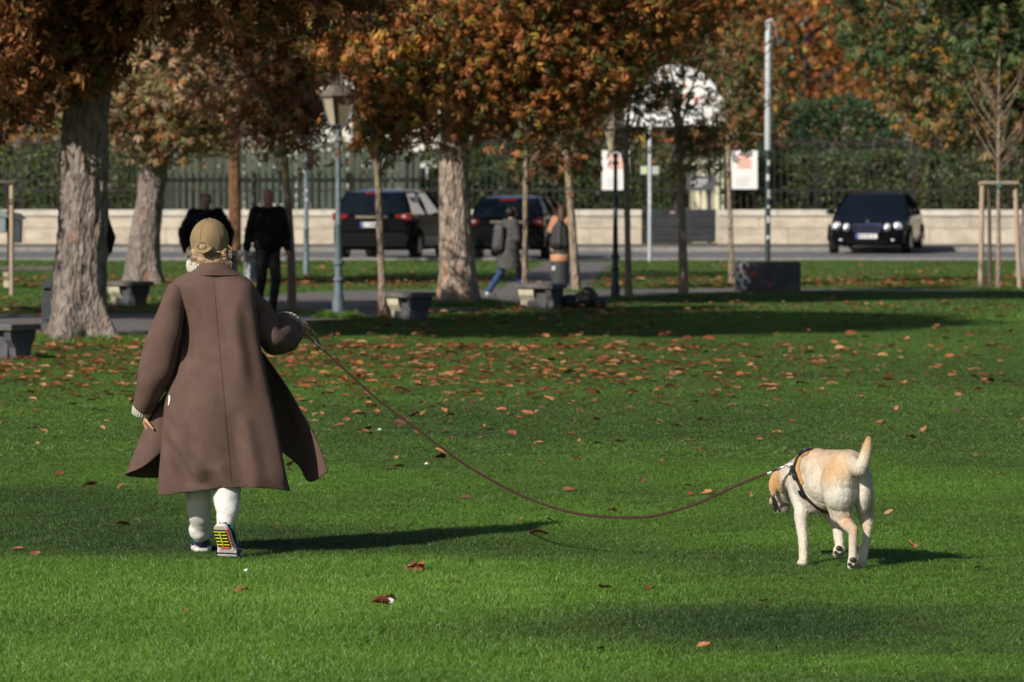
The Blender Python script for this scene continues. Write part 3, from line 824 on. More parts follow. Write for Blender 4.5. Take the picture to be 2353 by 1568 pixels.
# C: the middle chestnut
bC = G(1055, 704); TRUNKS.append((bC.x, bC.y, 0.38, 1.8))
def cutC(p):
    px = CX + p[:, 0] / p[:, 1] * FPX; py = 412 - (p[:, 2] - CAM_Z) / p[:, 1] * FPX
    lim = np.interp(px, [700, 790, 900, 1000, 1060, 1110, 1180, 1300, 1380, 1450, 1520, 1700], [60, 150, 290, 365, 380, 330, 290, 300, 290, 200, 130, 60])
    return py < lim + np.random.default_rng(6).normal(size=len(p)) * 16
tree('chestnut_tree', 'chestnut with pale flaking trunk and bright orange leaves in the middle of the photo', bC,
     [(0, 0, 0), (-0.03, 0, 0.7), (-0.06, 0, 1.4), (-0.08, 0, 2.1), (-0.05, 0, 3.0), (0, 0, 4.4)], [0.285, 0.262, 0.232, 0.205, 0.19, 0.14],
     [((bC.x + 0.7, bC.y - 0.7, 5.0), (3.6, 2.3, 2.2), 470, 28, 0.27), ((bC.x + 0.1, bC.y - 0.8, 3.5), (2.4, 1.9, 1.2), 120, 30, 0.24),
      ((bC.x + 1.6, bC.y - 0.6, 3.7), (1.6, 1.6, 1.0), 70, 22, 0.22)],
     ORANGE, [5, 4, 3.4, 2.0, 2.4, 1.6], 23, leaf=0.112, bark=M_bark2, flare=0.09, limbs=22, limb_r=0.08, cut=cutC, group='horse chestnuts', twigs=40)

# young trees on the near side of the path
def young(label, base, top, r0, r1, blobs, cols, w, seed, bark=None, leaf=0.125, bend=0.0, limbs=10, twigs=30, group='slim young park trees', back=0.0):
    b = G(*base); tp = P(top[0], top[1], b.y) - b
    TRUNKS.append((b.x, b.y, 0.12, 0.9))
    pts = [(0, 0, 0), (tp.x*0.3 + bend, 0, tp.z*0.33), (tp.x*0.68 + bend*0.7, 0, tp.z*0.67), (tp.x, 0, tp.z)]
    bl = []
    for (cx_, cy_, rx, ry, nc, nl) in blobs:
        c = P(cx_, cy_, b.y); s = FPX / b.y
        bl.append(((c.x, c.y + back, c.z), (rx/s, rx/s*0.9, ry/s), nc, nl, 0.2))
    return tree('young_tree', label, b, pts, [r0, r0*0.85, (r0+r1)/2, r1], bl, cols, w, seed, leaf=leaf, tmpl=T_far, bark=bark or M_bark_y, flare=0.02,
                limbs=limbs, limb_r=0.022, rows=60, nseg=20, group=group, twigs=twigs, up=0.35)
young('slim leaning tree with dark trunk behind the man with the bare head', (672, 722), (640, 190), 0.062, 0.038,
      [(640, 100, 130, 140, 70, 20), (700, 280, 75, 95, 34, 14), (560, 160, 90, 120, 44, 16), (640, 250, 70, 80, 26, 12)], [(0.38, 0.20, 0.10), (0.34, 0.13, 0.05), (0.42, 0.26, 0.16), (0.12, 0.13, 0.04)], [3, 3, 2, 2], 31, bark=M_bark_y, bend=0.03, back=.2)
young('slim tree with a pale trunk beside the bench, right of the lamp post', (880, 737), (866, 330), 0.052, 0.042,
      [(890, 150, 130, 150, 100, 20), (895, 285, 100, 75, 44, 14), (800, 60, 90, 90, 36, 14)], ORANGE, [5, 3, 3, 2, 3, 2.5], 32, back=.25)
young('thin dark tree beside the walker in the grey coat', (1206, 711), (1209, 240), 0.045, 0.035,
      [(1215, 120, 110, 130, 36, 14), (1230, 330, 70, 60, 14, 8)], [(0.30, 0.12, 0.04), (0.10, 0.12, 0.03), (0.36, 0.16, 0.05)], [3, 3, 3], 33, bark=M_bark_y)
young('slim tree leaning left in front of the litter bin', (1324, 672), (1300, 290), 0.075, 0.045,
      [(1310, 200, 110, 130, 56, 14), (1290, 350, 80, 60, 26, 12)], [(0.22, 0.10, 0.04), (0.07, 0.09, 0.03), (0.3, 0.13, 0.05)], [3, 4, 2], 34, back=.3)
young('thin mottled tree just right of the dark lamp post', (1445, 690), (1437, 300), 0.055, 0.04,
      [(1440, 250, 65, 95, 24, 9), (1480, 150, 90, 100, 20, 9)], OLIVE, [3, 3, 2, 2, 2], 35, bark=M_bark_y, back=.4)
young('slim tree with a spotted trunk in front of the grey gate', (1572, 683), (1556, 200), 0.078, 0.045,
      [(1550, 80, 120, 95, 32, 12), (1540, 220, 110, 70, 15, 8), (1610, 315, 85, 45, 17, 9), (1580, 370, 40, 25, 5, 6)], OLIVE, [3, 3, 4, 3, 2], 36)
young('slim straight tree left of the graffitied concrete block', (1682, 657), (1670, 230), 0.05, 0.04,
      [(1715, 150, 95, 120, 40, 12), (1695, 310, 70, 45, 20, 10), (1740, 250, 60, 80, 20, 9)], OLIVE, [3, 4, 3, 2, 3], 37)
# pine-barked trunk behind the man with the cap hair
bK = G(540, 612)
tree('pine_tree', 'orange brown straight trunk rising between the two men in dark jackets', bK, [(0, 0, 0), (0, 0, 1.5), (-0.02, 0, 3.2), (-0.03, 0, 5.5)], [0.14, 0.13, 0.12, 0.10],
     [((bK.x, bK.y, 6.4), (2.6, 2.2, 2.0), 80, 14, 0.3)], OLIVE, [2, 3, 3, 2, 2], 41, leaf=0.16, tmpl=T_far, bark=M_bark_o, rows=50, nseg=24, limbs=8)
# tree at the right edge with the big green and yellow crown
bM = G(2378, 640); TRUNKS.append((bM.x, bM.y, 0.4, 0.8))
def cutM(p):
    px = CX + p[:, 0] / p[:, 1] * FPX; py = 412 - (p[:, 2] - CAM_Z) / p[:, 1] * FPX
    lim = np.interp(px, [1850, 1960, 2020, 2100, 2200, 2300, 2360, 2700], [40, 130, 250, 340, 430, 420, 330, 300])
    return py < lim + np.random.default_rng(8).normal(size=len(p)) * 16
def palM(p, rg):
    c = palette(len(p), rg, GREEN, [4, 4, 2.5, 0.9, 0.6, 2], 0.25)
    low = (p[:, 2] < 3.9) & (rg.uniform(size=len(p)) < 0.55)
    c[low] = palette(int(low.sum()), rg, [(0.42, 0.21, 0.05), (0.30, 0.18, 0.07), (0.18, 0.14, 0.05), (0.34, 0.24, 0.12)], [2, 3, 3, 2])
    return c
tree('broad_tree', 'broad tree at the right edge with green leaves turning yellow and grey bark', bM, [(0, 0, 0), (0, 0, 1.0), (0.02, 0, 2.2), (0, 0, 4.4)], [0.30, 0.26, 0.25, 0.17],
     [((bM.x - 0.8, bM.y, 5.2), (3.4, 2.8, 2.6), 280, 16, 0.26), ((bM.x - 1.2, bM.y - 0.4, 3.3), (1.9, 1.6, 1.2), 60, 13, 0.26)], GREEN, [1], 42, leaf=0.155, flare=0.1, cut=cutM, limbs=16, limb_r=0.07, pal_fn=palM, lmat=M_leaf_green, twigs=50)

# crowns beyond the railings
def back_tree(label, px, py, Y, rx, ry, nc, nl, cols, w, seed, trunk_r=0.2, leaf=0.17, name='park_tree'):
    c = P(px, py, Y); b = Vector((c.x, Y, 0.05))
    return tree(name, label, b, [(0, 0, 0), (0.02, 0, 1.2), (0, 0, 2.4), (0.05, 0, max(c.z - 0.3, 3))], [trunk_r, trunk_r*0.85, trunk_r*0.75, trunk_r*0.5],
                [((c.x, Y, c.z), (rx, rx*0.8, ry), nc, nl, 0.34)], cols, w, seed, leaf=leaf, tmpl=T_far, bark=M_bark_d, rows=24, nseg=14, limbs=12, limb_r=0.06, group='autumn trees beyond the railings', up=0.3)
RUST = [(0.40, 0.135, 0.035), (0.47, 0.19, 0.045), (0.30, 0.095, 0.03), (0.38, 0.25, 0.05), (0.19, 0.16, 0.045)]
MIXG = [(0.05, 0.085, 0.025), (0.09, 0.12, 0.03), (0.20, 0.17, 0.05), (0.34, 0.15, 0.04), (0.16, 0.10, 0.04)]
back_tree('bright rust orange tree beyond the railings, right of the tall grey pole', 1850, 60, 119, 3.0, 2.9, 150, 18, RUST, [5, 4, 4, 2, 1], 51)
back_tree('rust orange tree beyond the railings behind the arched sign, mixed with olive', 1560, 30, 122, 3.2, 2.5, 130, 16, RUST, [3, 3, 3, 2, 5], 52)
back_tree('dark green tree beyond the railings, between the middle chestnut and the arched sign', 1410, 130, 117, 2.0, 2.6, 90, 15, MIXG, [5, 3, 1, 0.3, 1], 53)
back_tree('olive and orange tree beyond the railings above the parked cars', 1150, 60, 121, 3.6, 2.9, 130, 14, MIXG, [3, 3, 3, 3, 2], 54)
back_tree('brown tree beyond the railings behind the lamp lantern', 820, 0, 120, 3.4, 2.3, 120, 14, MIXG, [2, 2, 3, 4, 3], 55)
back_tree('dusky tree beyond the railings above the two men', 520, 90, 121, 3.4, 3.0, 130, 14, MIXG, [4, 3, 3, 2, 4], 56)
back_tree('deep green tree beyond the railings at the left behind the chestnut trunk', 150, 120, 121, 3.6, 3.2, 140, 14, MIXG, [5, 4, 2, 1, 2], 57)
back_tree('green and ochre tree beyond the railings behind the dark saloon', 2150, 60, 124, 3.6, 3.2, 130, 14, MIXG, [5, 4, 3, 2, 2], 58)
back_tree('olive tree beyond the railings at the right edge', 2440, 90, 122, 3.2, 3.0, 100, 14, MIXG, [4, 4, 3, 2, 2], 59)
# conifer-like dark green bush right of the pole
def bush(label, px0, px1, ytop, Y, n, cols, w, seed, name='hedge', sag=0.15, thick=1.2, leaf=0.10):
    rg = np.random.default_rng(seed); a, b = P(px0, 400, Y).x, P(px1, 400, Y).x; zt = P(0, ytop, Y).z
    xc = (a + b)/2; o0 = Vector((xc, Y, 0.1))
    x = rg.uniform(a, b, n) - xc
    prof = zt * (1 - sag * np.abs(2*x/(b - a))**3) + 0.22*np.array([mnoise.noise(Vector((q*1.1, seed, 0))) for q in x])
    z = prof * rg.uniform(0, 1, n) ** 0.8; 
    lump = np.array([mnoise.noise(Vector((q*1.7, seed, zz*1.7))) for q, zz in zip(x, z)])
    y = rg.uniform(0, 1, n)**1.6 * thick + 0.25 + 0.4*lump
    p = np.stack([x, y, z], 1); nrm = np.stack([rg.normal(size=n)*0.5, -0.9 + rg.normal(size=n)*0.4, 0.45 + rg.normal(size=n)*0.4], 1)
    keep = lump < 0.42
    p, nrm = p[keep], nrm[keep]; col = palette(len(p), rg, cols, w, 0.3)
    me = leaves_mesh(name, p, nrm, leaf*rg.uniform(0.7, 1.4, len(p)), col, M_leaf_green, T_one, rg, 0.8)
    t = thing(name, o0, label, 'hedge' if name == 'hedge' else 'bush', 'greenery behind the railings')
    tag(link('foliage', me, t), kind='stuff')
    st = MB()
    for k in range(int((b - a)/0.5) + 1):
        x0 = a - xc + 0.5*k; st.tube([(x0, thick*0.8, 0), (x0 + rg.normal()*0.15, thick*0.7, zt*0.5), (x0 + rg.normal()*0.2, thick*0.6, zt*0.85)], [0.03, 0.02, 0.01], 5)
    tag(st.build('stems', M_bark_d, t), kind='stuff')
    return t
bush('leafy green hedge behind the railings at the left edge, partly lime green', -1500, 385, 330, 111.6, 30000, HEDGE + [(0.20, 0.24, 0.03)], [3, 4, 4, 3, 1.5, 1.2], 61)
bush('dark ivy hedge behind the railings between the board fence and the gate', 930, 1460, 330, 111.6, 11000, HEDGE, [4, 4, 2, 4, 1], 62)
bush('deep green conifer hedge rising above the railings right of the tall pole', 1745, 2090, 228, 112.8, 11000, [(0.02, 0.055, 0.02), (0.03, 0.075, 0.028), (0.045, 0.09, 0.03), (0.015, 0.03, 0.012)], [4, 4, 2, 3], 63, sag=0.3, name='bush')
bush('olive ivy hedge behind the railings over the dark saloon', 1745, 3900, 335, 111.55, 34000, HEDGE + [(0.16, 0.12, 0.05), (0.20, 0.22, 0.13)], [3, 4, 4, 3, 1, 1.6, 1.5], 64)
bush('high green ivy behind the board fence', 380, 960, 335, 112.6, 9000, HEDGE, [3, 4, 3, 3, 1], 65)
bush('low shaded hedge beyond the gate', 1440, 1760, 395, 121.5, 5000, HEDGE, [4, 2, 1, 5, 0.3], 66)
# far wood: one mass
def far_wood():
    rg = np.random.default_rng(71); n = 62000
    x = np.clip(rg.normal(size=n)*16, -24, 24); x = np.where(rg.uniform(size=n) < .35, rg.uniform(-60, 60, n), x); z = rg.uniform(0, 1, n)**0.9 * 13; 
    y = 133 + rg.uniform(0, 1, n)*9 + 1.5*np.sin(x*0.8)
    hs = (x > -9) & (x < -1.2) & (z < 6); y[hs] += 6
    p = np.stack([x, y, z], 1); nrm = np.stack([rg.normal(size=n)*.5, -.9 + rg.normal(size=n)*.4, .5 + rg.normal(size=n)*.4], 1)
    c1 = palette(n, rg, MIXG, [5, 4, 2, 1, 2], 0.3); c2 = palette(n, rg, RUST, [4, 3, 4, 1, 3], 0.3)
    tt = np.array([mnoise.noise(Vector((a*0.22, 3.0, b*0.22))) for a, b in zip(x, z)])
    col = np.where(((tt > 0.05) & (z > 3))[:, None], c2, c1)
    o = link('far_wood', leaves_mesh('far_wood', p, nrm, 0.24*rg.uniform(0.7, 1.3, n), col, M_leaf_green, T_far, rg, 0.7))
    tag(o, 'mixed green and rust wood filling the background beyond the garden', 'wood', None, 'stuff')
far_wood()
# ================================================================== STREET FURNITURE
M_lampg = mat('lamp_paint_blue_grey', (0.115, 0.155, 0.18), 0.5, var=0.25, vscale=9, bump=0.2, bscale=60)
M_lampd = mat('lamp_paint_dark', (0.03, 0.045, 0.055), 0.5, var=0.3, vscale=9)
M_lglass = mat('lantern_glass', (0.42, 0.36, 0.25), 0.35, var=0.15, vscale=3)
M_lroof = mat('lantern_roof', (0.16, 0.135, 0.11), 0.6, var=0.25, vscale=12)
def lamp(base, k, label, m, zlow=None):
    """cast post with rings and a tapering four-sided lantern; k scales widths"""
    t = thing('street_lamp', base, label, 'street lamp', 'old cast iron street lamps')
    s = k
    MB().lathe([(0.10*s, -0.02), (0.10*s, 0.05*s), (0.085*s, 0.08*s), (0.085*s, 0.22*s), (0.06*s, 0.34*s), (0.058*s, 0.50*s), (0.075*s, 0.515*s), (0.075*s, 0.54*s), (0.055*s, 0.56*s),
                (0.053*s, 0.72*s), (0.078*s, 0.735*s), (0.078*s, 0.775*s), (0.05*s, 0.80*s), (0.043*s, 1.25*s), (0.048*s, 1.26*s), (0.048*s, 1.28*s), (0.040*s, 1.30*s), (0.034*s, 2.38*s), (0.055*s, 2.40*s), (0.055*s, 2.43*s), (0.034*s, 2.45*s), (0.03*s, 2.60*s)], 20).build('post', m, t)
    zb, zt = 2.62*s, 3.00*s; rb, rt = 0.085*s, 0.165*s
    fr = MB(); gl = MB()
    for k4 in range(4):
        fr.tube([(0.03*s*math.cos(k4*math.pi/2), 0.03*s*math.sin(k4*math.pi/2), 2.50*s), (rb*1.3*math.cos(k4*math.pi/2 + .785), rb*1.3*math.sin(k4*math.pi/2 + .785), zb)], 0.008*s, 5)
    c4 = [(math.cos(a), math.sin(a)) for a in [0.5 + math.pi/4 + math.pi/2*k4 for k4 in range(4)]]
    q = math.sqrt(2)
    for (a, b) in c4:
        fr.tube([(a*rb*q, b*rb*q, zb), (a*rt*q, b*rt*q, zt)], 0.011*s, 5)
    for r_, z in ((rb, zb), (rt, zt)):
        p4 = [(a*r_*q, b*r_*q, z) for a, b in c4]; 
        for i in range(4): fr.tube([p4[i], p4[(i+1) % 4]], 0.012*s, 5)
    fr.build('lantern_frame', m, t)
    for i in range(4):
        a, b = c4[i], c4[(i+1) % 4]; f = 0.95*q
        pb = [(a[0]*rb*f, a[1]*rb*f, zb), (b[0]*rb*f, b[1]*rb*f, zb), (b[0]*rt*f, b[1]*rt*f, zt), (a[0]*rt*f, a[1]*rt*f, zt)]
        inn = [(x*0.94, y*0.94, z) for x, y, z in pb]
        MB().add(pb + inn, [(0,1,2,3), (7,6,5,4), (0,4,5,1), (1,5,6,2), (2,6,7,3), (3,7,4,0)]).build('pane', M_lglass, t, smooth=False)
    rf = MB(); prof = [(rt*1.14, zt), (rt*1.16, zt + .02*s), (rt*0.5, zt + .15*s), (rt*0.42, zt + .16*s), (rt*0.42, zt + .185*s), (rt*0.2, zt + .22*s)]
    V = []; F = []
    for (r_, z) in prof: V += [(a*r_*q, b*r_*q, z) for a, b in c4]
    for i in range(len(prof) - 1):
        for j in range(4): F.append((i*4+j, i*4+(j+1) % 4, (i+1)*4+(j+1) % 4, (i+1)*4+j))
    F += [(3,2,1,0), tuple(len(V) - 4 + j for j in range(4))]
    rf.add(V, F).build('lantern_roof', M_lroof, t, smooth=False)
    MB().lathe([(0.02*s, zt+.21*s), (0.04*s, zt+.235*s), (0.018*s, zt+.25*s), (0.026*s, zt+.27*s), (0.004*s, zt+.31*s)], 10).build('finial', m, t)
    return t
bL = G(778, 732); TRUNKS.append((bL.x, bL.y, 0.12, 1.6))
lamp(bL, 0.98, 'blue grey cast lamp post with a cream lantern left of the pale slim tree', M_lampg)
bL2 = G(1414, 688)
lamp(bL2, 0.87, 'dark lamp post with a smaller lantern in front of the left white poster', M_lampd)
bpy.data.objects['street_lamp.001'].rotation_euler = (0, 0, 0.2)

M_galv = mat('galvanised_steel', (0.46, 0.50, 0.52), 0.5, metal=0.1, var=0.05, vscale=2, stretch=(1, 1, .1))
M_stick = mat('sticker_white', (0.7, 0.7, 0.7), 0.6)
def stickers(t, zs, r, ang=-1.9, m=M_stick):
    for i, (z, h) in enumerate(zs):
        q = MB(); V = []; a0 = ang + random.uniform(-.35, .35)
        for zz in (z, z + h):
            for k in range(5): V.append(((r + .002)*math.cos(a0 + k*.28), (r + .002)*math.sin(a0 + k*.28), zz))
        F = [(k, k+1, k+6, k+5) for k in range(4)]
        q.add(V, F).build('sticker', m, t)
bT = Vector((P(1764, 640, 75).x, 75, 0))
t = thing('tall_pole', bT, 'tall pale grey steel pole behind the concrete block, dark lower half with stickers', 'pole')
MB().lathe([(0.050, -0.05), (0.048, 2.36), (0.03, 2.37), (0.03, 2.40)], 18).build('lower_shaft', M_lampd, t)
MB().lathe([(0.062, 2.38), (0.063, 2.42), (0.058, 4.72), (0.045, 4.75)], 18).build('upper_shaft', M_galv, t)
stickers(t, [(0.75, .07), (1.05, .12), (1.32, .05), (1.5, .16), (1.82, .12), (2.1, .1)], 0.049)
MB().tube(bez([(0.0, 0, 4.74), (0.07, 0, 4.77), (0.13, 0, 4.66), (0.17, 0, 4.45), (0.19, 0, 4.30)], 6), [(0.02, 0.006)]*25, 6).build('hanging_strip', M_galv, t)
bS = G(1493, 602)
t = thing('sign_post', bS, 'slim grey sign post with two small plates in front of the grey gate', 'sign post')
MB().lathe([(0.042, -0.05), (0.040, 3.3), (0.03, 3.32)], 14).build('shaft', M_galv, t)
for s, c in ((-1, (0.62, 0.66, 0.40)), (1, (0.5, 0.5, 0.48))):
    pl = MB().box((min(.05*s, .21*s), -0.02, 1.95), (max(.05*s, .21*s), -0.005, 2.14)).build('sign_plate', M_galv, t, smooth=False, bevel=0.01)
    MB().box((min(.065*s, .195*s), -0.026, 1.975), (max(.065*s, .195*s), -0.0215, 2.115)).build('sign_face', mat('sign_face_%d' % s, c, 0.6), pl, smooth=False)
stickers(t, [(1.3, .10), (1.45, .14), (1.68, .1), (1.1, .07)], 0.041)
bB2 = G(704, 632)
t = thing('sign_post', bB2, 'thin blue grey pole with a sticker between the leaning tree and the lamp post', 'pole')
MB().lathe([(0.07, -0.05), (0.06, 0.25), (0.05, 0.27), (0.05, 0.85), (0.056, 0.86), (0.056, 0.90), (0.044, 0.92), (0.04, 2.9)], 14).build('shaft', M_lampg, t)
stickers(t, [(1.42, .07), (1.6, .06)], 0.043)

# concrete block with graffiti
M_conc_shade = mat('concrete_shaded', (0.075, 0.075, 0.085), 0.9, var=0.3, vscale=5, bump=0.4, bscale=30)  # shaded copy of the concrete: shade on block and bench sides painted dark
M_concl = mat('concrete_cream', (0.60, 0.55, 0.42), 0.9, var=0.18, vscale=6, bump=0.3, bscale=40)
M_slab = mat('bench_slab', (0.11, 0.10, 0.095), 0.85, var=0.3, vscale=6, bump=0.3, bscale=40)
a = G(1693, 673); b = G(1840, 673)
t = thing('concrete_block', ((a.x+b.x)/2, a.y, 0), 'low shaded concrete block with graffiti at the foot of the tall grey pole', 'concrete block')
w = (b.x - a.x)
MB().box((-w/2, 0, -0.03), (w/2, 0.75, 0.50)).build('block', M_conc_shade, t, smooth=False, bevel=0.02)  # tree shade over the block is in its colour
gf = MB()
for (x, z, rx, rz) in ((-.40, .42, .06, .08), (-.46, .27, .05, .07), (-.38, .16, .06, .09)):
    gf.tube([(x + rx*math.cos(q), -0.004, z + rz*math.sin(q)) for q in [5*k/12 for k in range(13)]], [(0.022, 0.003)]*13, 4)
gf.build('graffiti', mat('spray_white', (0.55, 0.55, 0.55), 0.8), t)
gf = MB()
for (x, z, rx, rz) in ((-.37, .34, .035, .05), (-.24, .30, .04, .03), (.02, .12, .02, .03)):
    gf.tube([(x + rx*math.cos(q), -0.006, z + rz*math.sin(q)) for q in [5*k/12 for k in range(13)]], [(0.014, 0.003)]*13, 4)
gf.build('graffiti', mat('spray_red', (0.42, 0.09, 0.06), 0.8), t)

# benches: concrete slab on flared panels
def bench(base, label, rz=-0.7, L=0.52, W=0.42, Hh=0.37, lm=M_concl, st=True, group='concrete park benches'):
    t = thing('park_bench', base, label, 'bench', group, rz)
    MB().box((-L/2 - .03, -W/2 - .02, Hh - .065), (L/2 + .03, W/2 + .02, Hh)).build('seat_slab', M_slab, t, smooth=False, bevel=0.01)
    for s in (-1, 1):
        x0 = s*(L/2 - 0.06)
        pr = [(-W/2 + .01, Hh - .067), (-W/2 + .03, Hh - .16), (-W/2 + .09, Hh*.35), (-W/2 + .11, -0.02), (W/2 - .11, -0.02), (W/2 - .09, Hh*.35), (W/2 - .03, Hh - .16), (W/2 - .01, Hh - .067)]
        M_ = Matrix.Rotation(math.pi/2, 4, 'Z')
        MB().prism(pr, -x0 - (.19 if s < 0 and st else .045), -x0 + .045, M_).build('leg', lm if s < 0 or not st else M_conc_shade, t, smooth=False)  # right leg darkened as the side turned from the sun
    if st: MB().prism([(-L/2 + .11, Hh - .07), (L/2 - .11, Hh - .07), (L/2 - .13, -0.02), (-L/2 + .13, -0.02)], -.12, .12).build('shaded_side', M_conc_shade, t, smooth=False)  # dark side of the bench, its shade painted in
    return t
b1 = G(20, 826); bench((b1.x - .07, b1.y, 0), 'nearest concrete bench cut off by the left edge of the photo', rz=-0.62, L=0.62, lm=M_conc_shade)
b2 = G(938, 737); bench((b2.x, b2.y, 0), 'concrete bench with a cream flared leg beside the pale slim tree')
b3 = G(296, 705); bench((b3.x, b3.y, 0), 'concrete bench in front of the leaning chestnut, left of the woman')
b4 = G(110, 663); bench((b4.x, b4.y, 0), 'long low bench far left on the grass strip behind the stake post', rz=0.0, L=1.5, st=False)
b5 = G(1243, 712); bench((b5.x, b5.y, 0), 'concrete bench with black bags lying at its right end', rz=-0.5, L=0.55)
b6 = G(553, 652)
t = thing('stone_table', (b6.x, b6.y, 0), 'grey mottled concrete table between the woman and the bare-headed man', 'table', None, -0.5)
M_mott = mat('concrete_mottled', (0.28, 0.30, 0.32), 0.85, var=0.6, vscale=9, blur=0.3)
MB().box((-.42, -.30, .50), (.42, .30, .58)).build('table_top', M_mott, t, smooth=False, bevel=0.01)
for s in (-1, 1): MB().box((s*.28 - .06, -.24, -.02), (s*.28 + .06, .24, .498)).build('leg', M_mott, t, smooth=False)

# grey hooded bin beside the big trunk, wall boxes on a pole at the left edge, round bin
M_bin = mat('bin_grey', (0.045, 0.052, 0.058), 0.55, var=0.2, vscale=6)
bb = G(110, 744)
t = thing('litter_bin', (bb.x, bb.y, 0), 'slim blue grey bin with a sloping hood half hidden by the largest chestnut trunk', 'bin')
MB().box((-.07, -.09, -.02), (.10, .09, .42)).build('bin_body', M_bin, t, smooth=False, bevel=0.01)
MB().prism([(-.09, .46), (-.09, .50), (.0, .56), (.12, .56), (.12, .46)], -.11, .11).build('hood', M_bin, t, smooth=False)
MB().box((-.05, .05, .42), (.08, .075, .462)).build('bracket', M_bin, t, smooth=False)
bp_ = Vector((P(20, 640, 70).x, 70, 0))
t = thing('bin_post', bp_, 'post carrying two grey hooded dispenser boxes behind the left stake post', 'dispenser')
MB().lathe([(0.025, -.02), (0.025, 1.50), (0.02, 1.52)], 10).build('shaft', M_iron, t)
for (x0_, x1_, z0_, z1_, m_) in ((-.24, -.035, 0.93, 1.20, mat('box_grey', (0.24, 0.28, 0.30), 0.5)), (0.04, 0.23, 0.76, 1.16, M_bin)):
    q = MB().prism([(x0_, z0_), (x1_, z0_), (x1_ + .01, z1_), (x0_, z1_)], -.12, .06).build('box', m_, t, smooth=False, bevel=0.015)
    MB().prism([(x0_ - .02, z1_ + .003), (x1_ + .07, z1_ + .003), (x1_ - .02, z1_ + .10), (x0_ + .02, z1_ + .13)], -.14, .08).build('hood', m_, q, smooth=False)
bc = G(1287, 655)
t = thing('litter_bin', (bc.x, bc.y, 0), 'round dark grey litter bin with an orange band near the leaning slim tree', 'bin')
MB().lathe([(0.15, -.02), (0.16, 0.02), (0.165, 0.40), (0.150, 0.41)], 24).build('bin_body', M_bin, t)
MB().lathe([(0.17, 0.415), (0.172, 0.42), (0.172, 0.53), (0.168, 0.535)], 24).build('band', mat('band_orange', (0.50, 0.24, 0.13), 0.6), t)
MB().lathe([(0.13, 0.536), (0.125, 0.575), (0.06, 0.595)], 20).build('rim', M_bin, t)
MB().box((-.145, -.165, .26), (-.09, -.155, .33)).build('sticker', M_stick, t, smooth=False)
# heap of black bags
bg_ = G(1335, 711)
rg0 = np.random.default_rng(4)
q = MB(); q.ell((-.18, 0, .10), (.17, .15, .11)).ell((.08, 0.02, .13), (.20, .17, .14)).ell((.24, 0.03, .08), (.14, .14, .09)).ell((0.1, 0, .24), (.10, .09, .08)).ell((-.28, -.02, .07), (.10, .1, .07))
o = organic('black_bags', q, 0.015, 4, mat('bag_black', (0.016, 0.016, 0.018), 0.55, bump=0.5, bscale=14), None,
            disp=lambda c, n: 0.018*np.array([mnoise.noise(Vector(p*9)) for p in c]))
o.location = bg_; tag(o, 'heap of soft black bags on the ground at the end of the bench', 'bags')

# wooden tree stakes
M_stake = mat('stake_wood', (0.42, 0.32, 0.23), 0.85, var=0.2, vscale=6, stretch=(4, 4, .5))
M_stake2 = mat('stake_wood_dark', (0.10, 0.075, 0.06), 0.85, var=0.2, vscale=6)
bs_ = G(27, 690)
t = thing('tree_stakes', bs_, 'wooden stake post with a dark crossbar cut off by the left edge of the photo', 'tree stakes', 'wooden tree support frames')
for (x, y) in ((0, 0), (-0.75, 0.1), (-0.4, 0.6)):
    MB().tube([(x, y, -0.05), (x + 0.01, y, 1.76)], 0.036, 12).build('stake', M_stake, t)
MB().tube([(-.82, -0.03, 1.79), (0.06, -0.03, 1.80)], 0.032, 10).build('crossbar', M_stake2, t)
MB().tube([(0, 0.05, 1.79), (-.42, .6, 1.79)], 0.030, 10).build('crossbar', M_stake2, t)
MB().lathe([(0.039, 1.46), (0.039, 1.50)], 12).build('strap', M_iron, t); MB().lathe([(0.039, 1.52), (0.039, 1.55)], 12).build('strap', M_iron, t)
br_ = G(2296, 668)
t = thing('tree_stakes', br_, 'three pale wooden stakes with a crossbar holding the bare young tree', 'tree stakes', 'wooden tree support frames')
s_ = FPX / br_.y
for (xb, xt, dy) in ((-43, -40, 0.0), (52, 40, 0.25)):
    MB().tube([(xb/s_, dy, -0.05), (xt/s_, dy, 1.74)], 0.042, 12).build('stake', M_stake, t)
MB().tube([(-10/s_, .65, -0.05), (-14/s_, .65, 1.72)], 0.032, 12).build('stake', M_stake2, t)
MB().tube([(-47/s_, -0.02, 1.78), (46/s_, 0.2, 1.78)], 0.036, 10).build('crossbar', M_stake, t)
MB().tube([(-41/s_, 0.05, 1.72), (-14/s_, .63, 1.74)], 0.03, 10).build('crossbar', M_stake, t)
MB().tube([(-2/s_, .06, 1.77), (3/s_, .0, 1.70)], 0.045, 8).build('tie_band', mat('tie_green', (0.05, 0.12, 0.10), 0.8), t)
# bare young tree between the stakes
t = thing('young_tree', (br_.x, br_.y + 0.12, 0), 'bare young tree with thin upright twigs between the pale stakes', 'tree', 'slim young park trees')
me = trunk_mesh([(0, 0, 0), (0, 0, 1.0), (-.01, 0, 2.0), (0.0, 0, 3.9)], [0.045, 0.035, 0.026, 0.012], 0.01, 5, 3.0, 16, 40); me.materials.append(M_bark_y); link('trunk', me, t)
q = MB(); rg0 = np.random.default_rng(12)
for k in range(30):
    z0_ = rg0.uniform(1.95, 3.2); a_ = rg0.uniform(0, 6.28); L_ = rg0.uniform(0.5, 1.2)
    p0 = Vector((0, 0, z0_)); p2 = p0 + Vector((math.cos(a_)*L_*0.55, math.sin(a_)*L_*0.55, L_*0.85)); p1 = p0.lerp(p2, .5) + Vector((math.cos(a_), math.sin(a_), 0))*0.06
    q.tube(bez([p0, p1, p2], 3), crv([0.009, 0.006, 0.0025], 3), 5)
tag(q.build('branches', M_bark_y, t), kind='stuff')
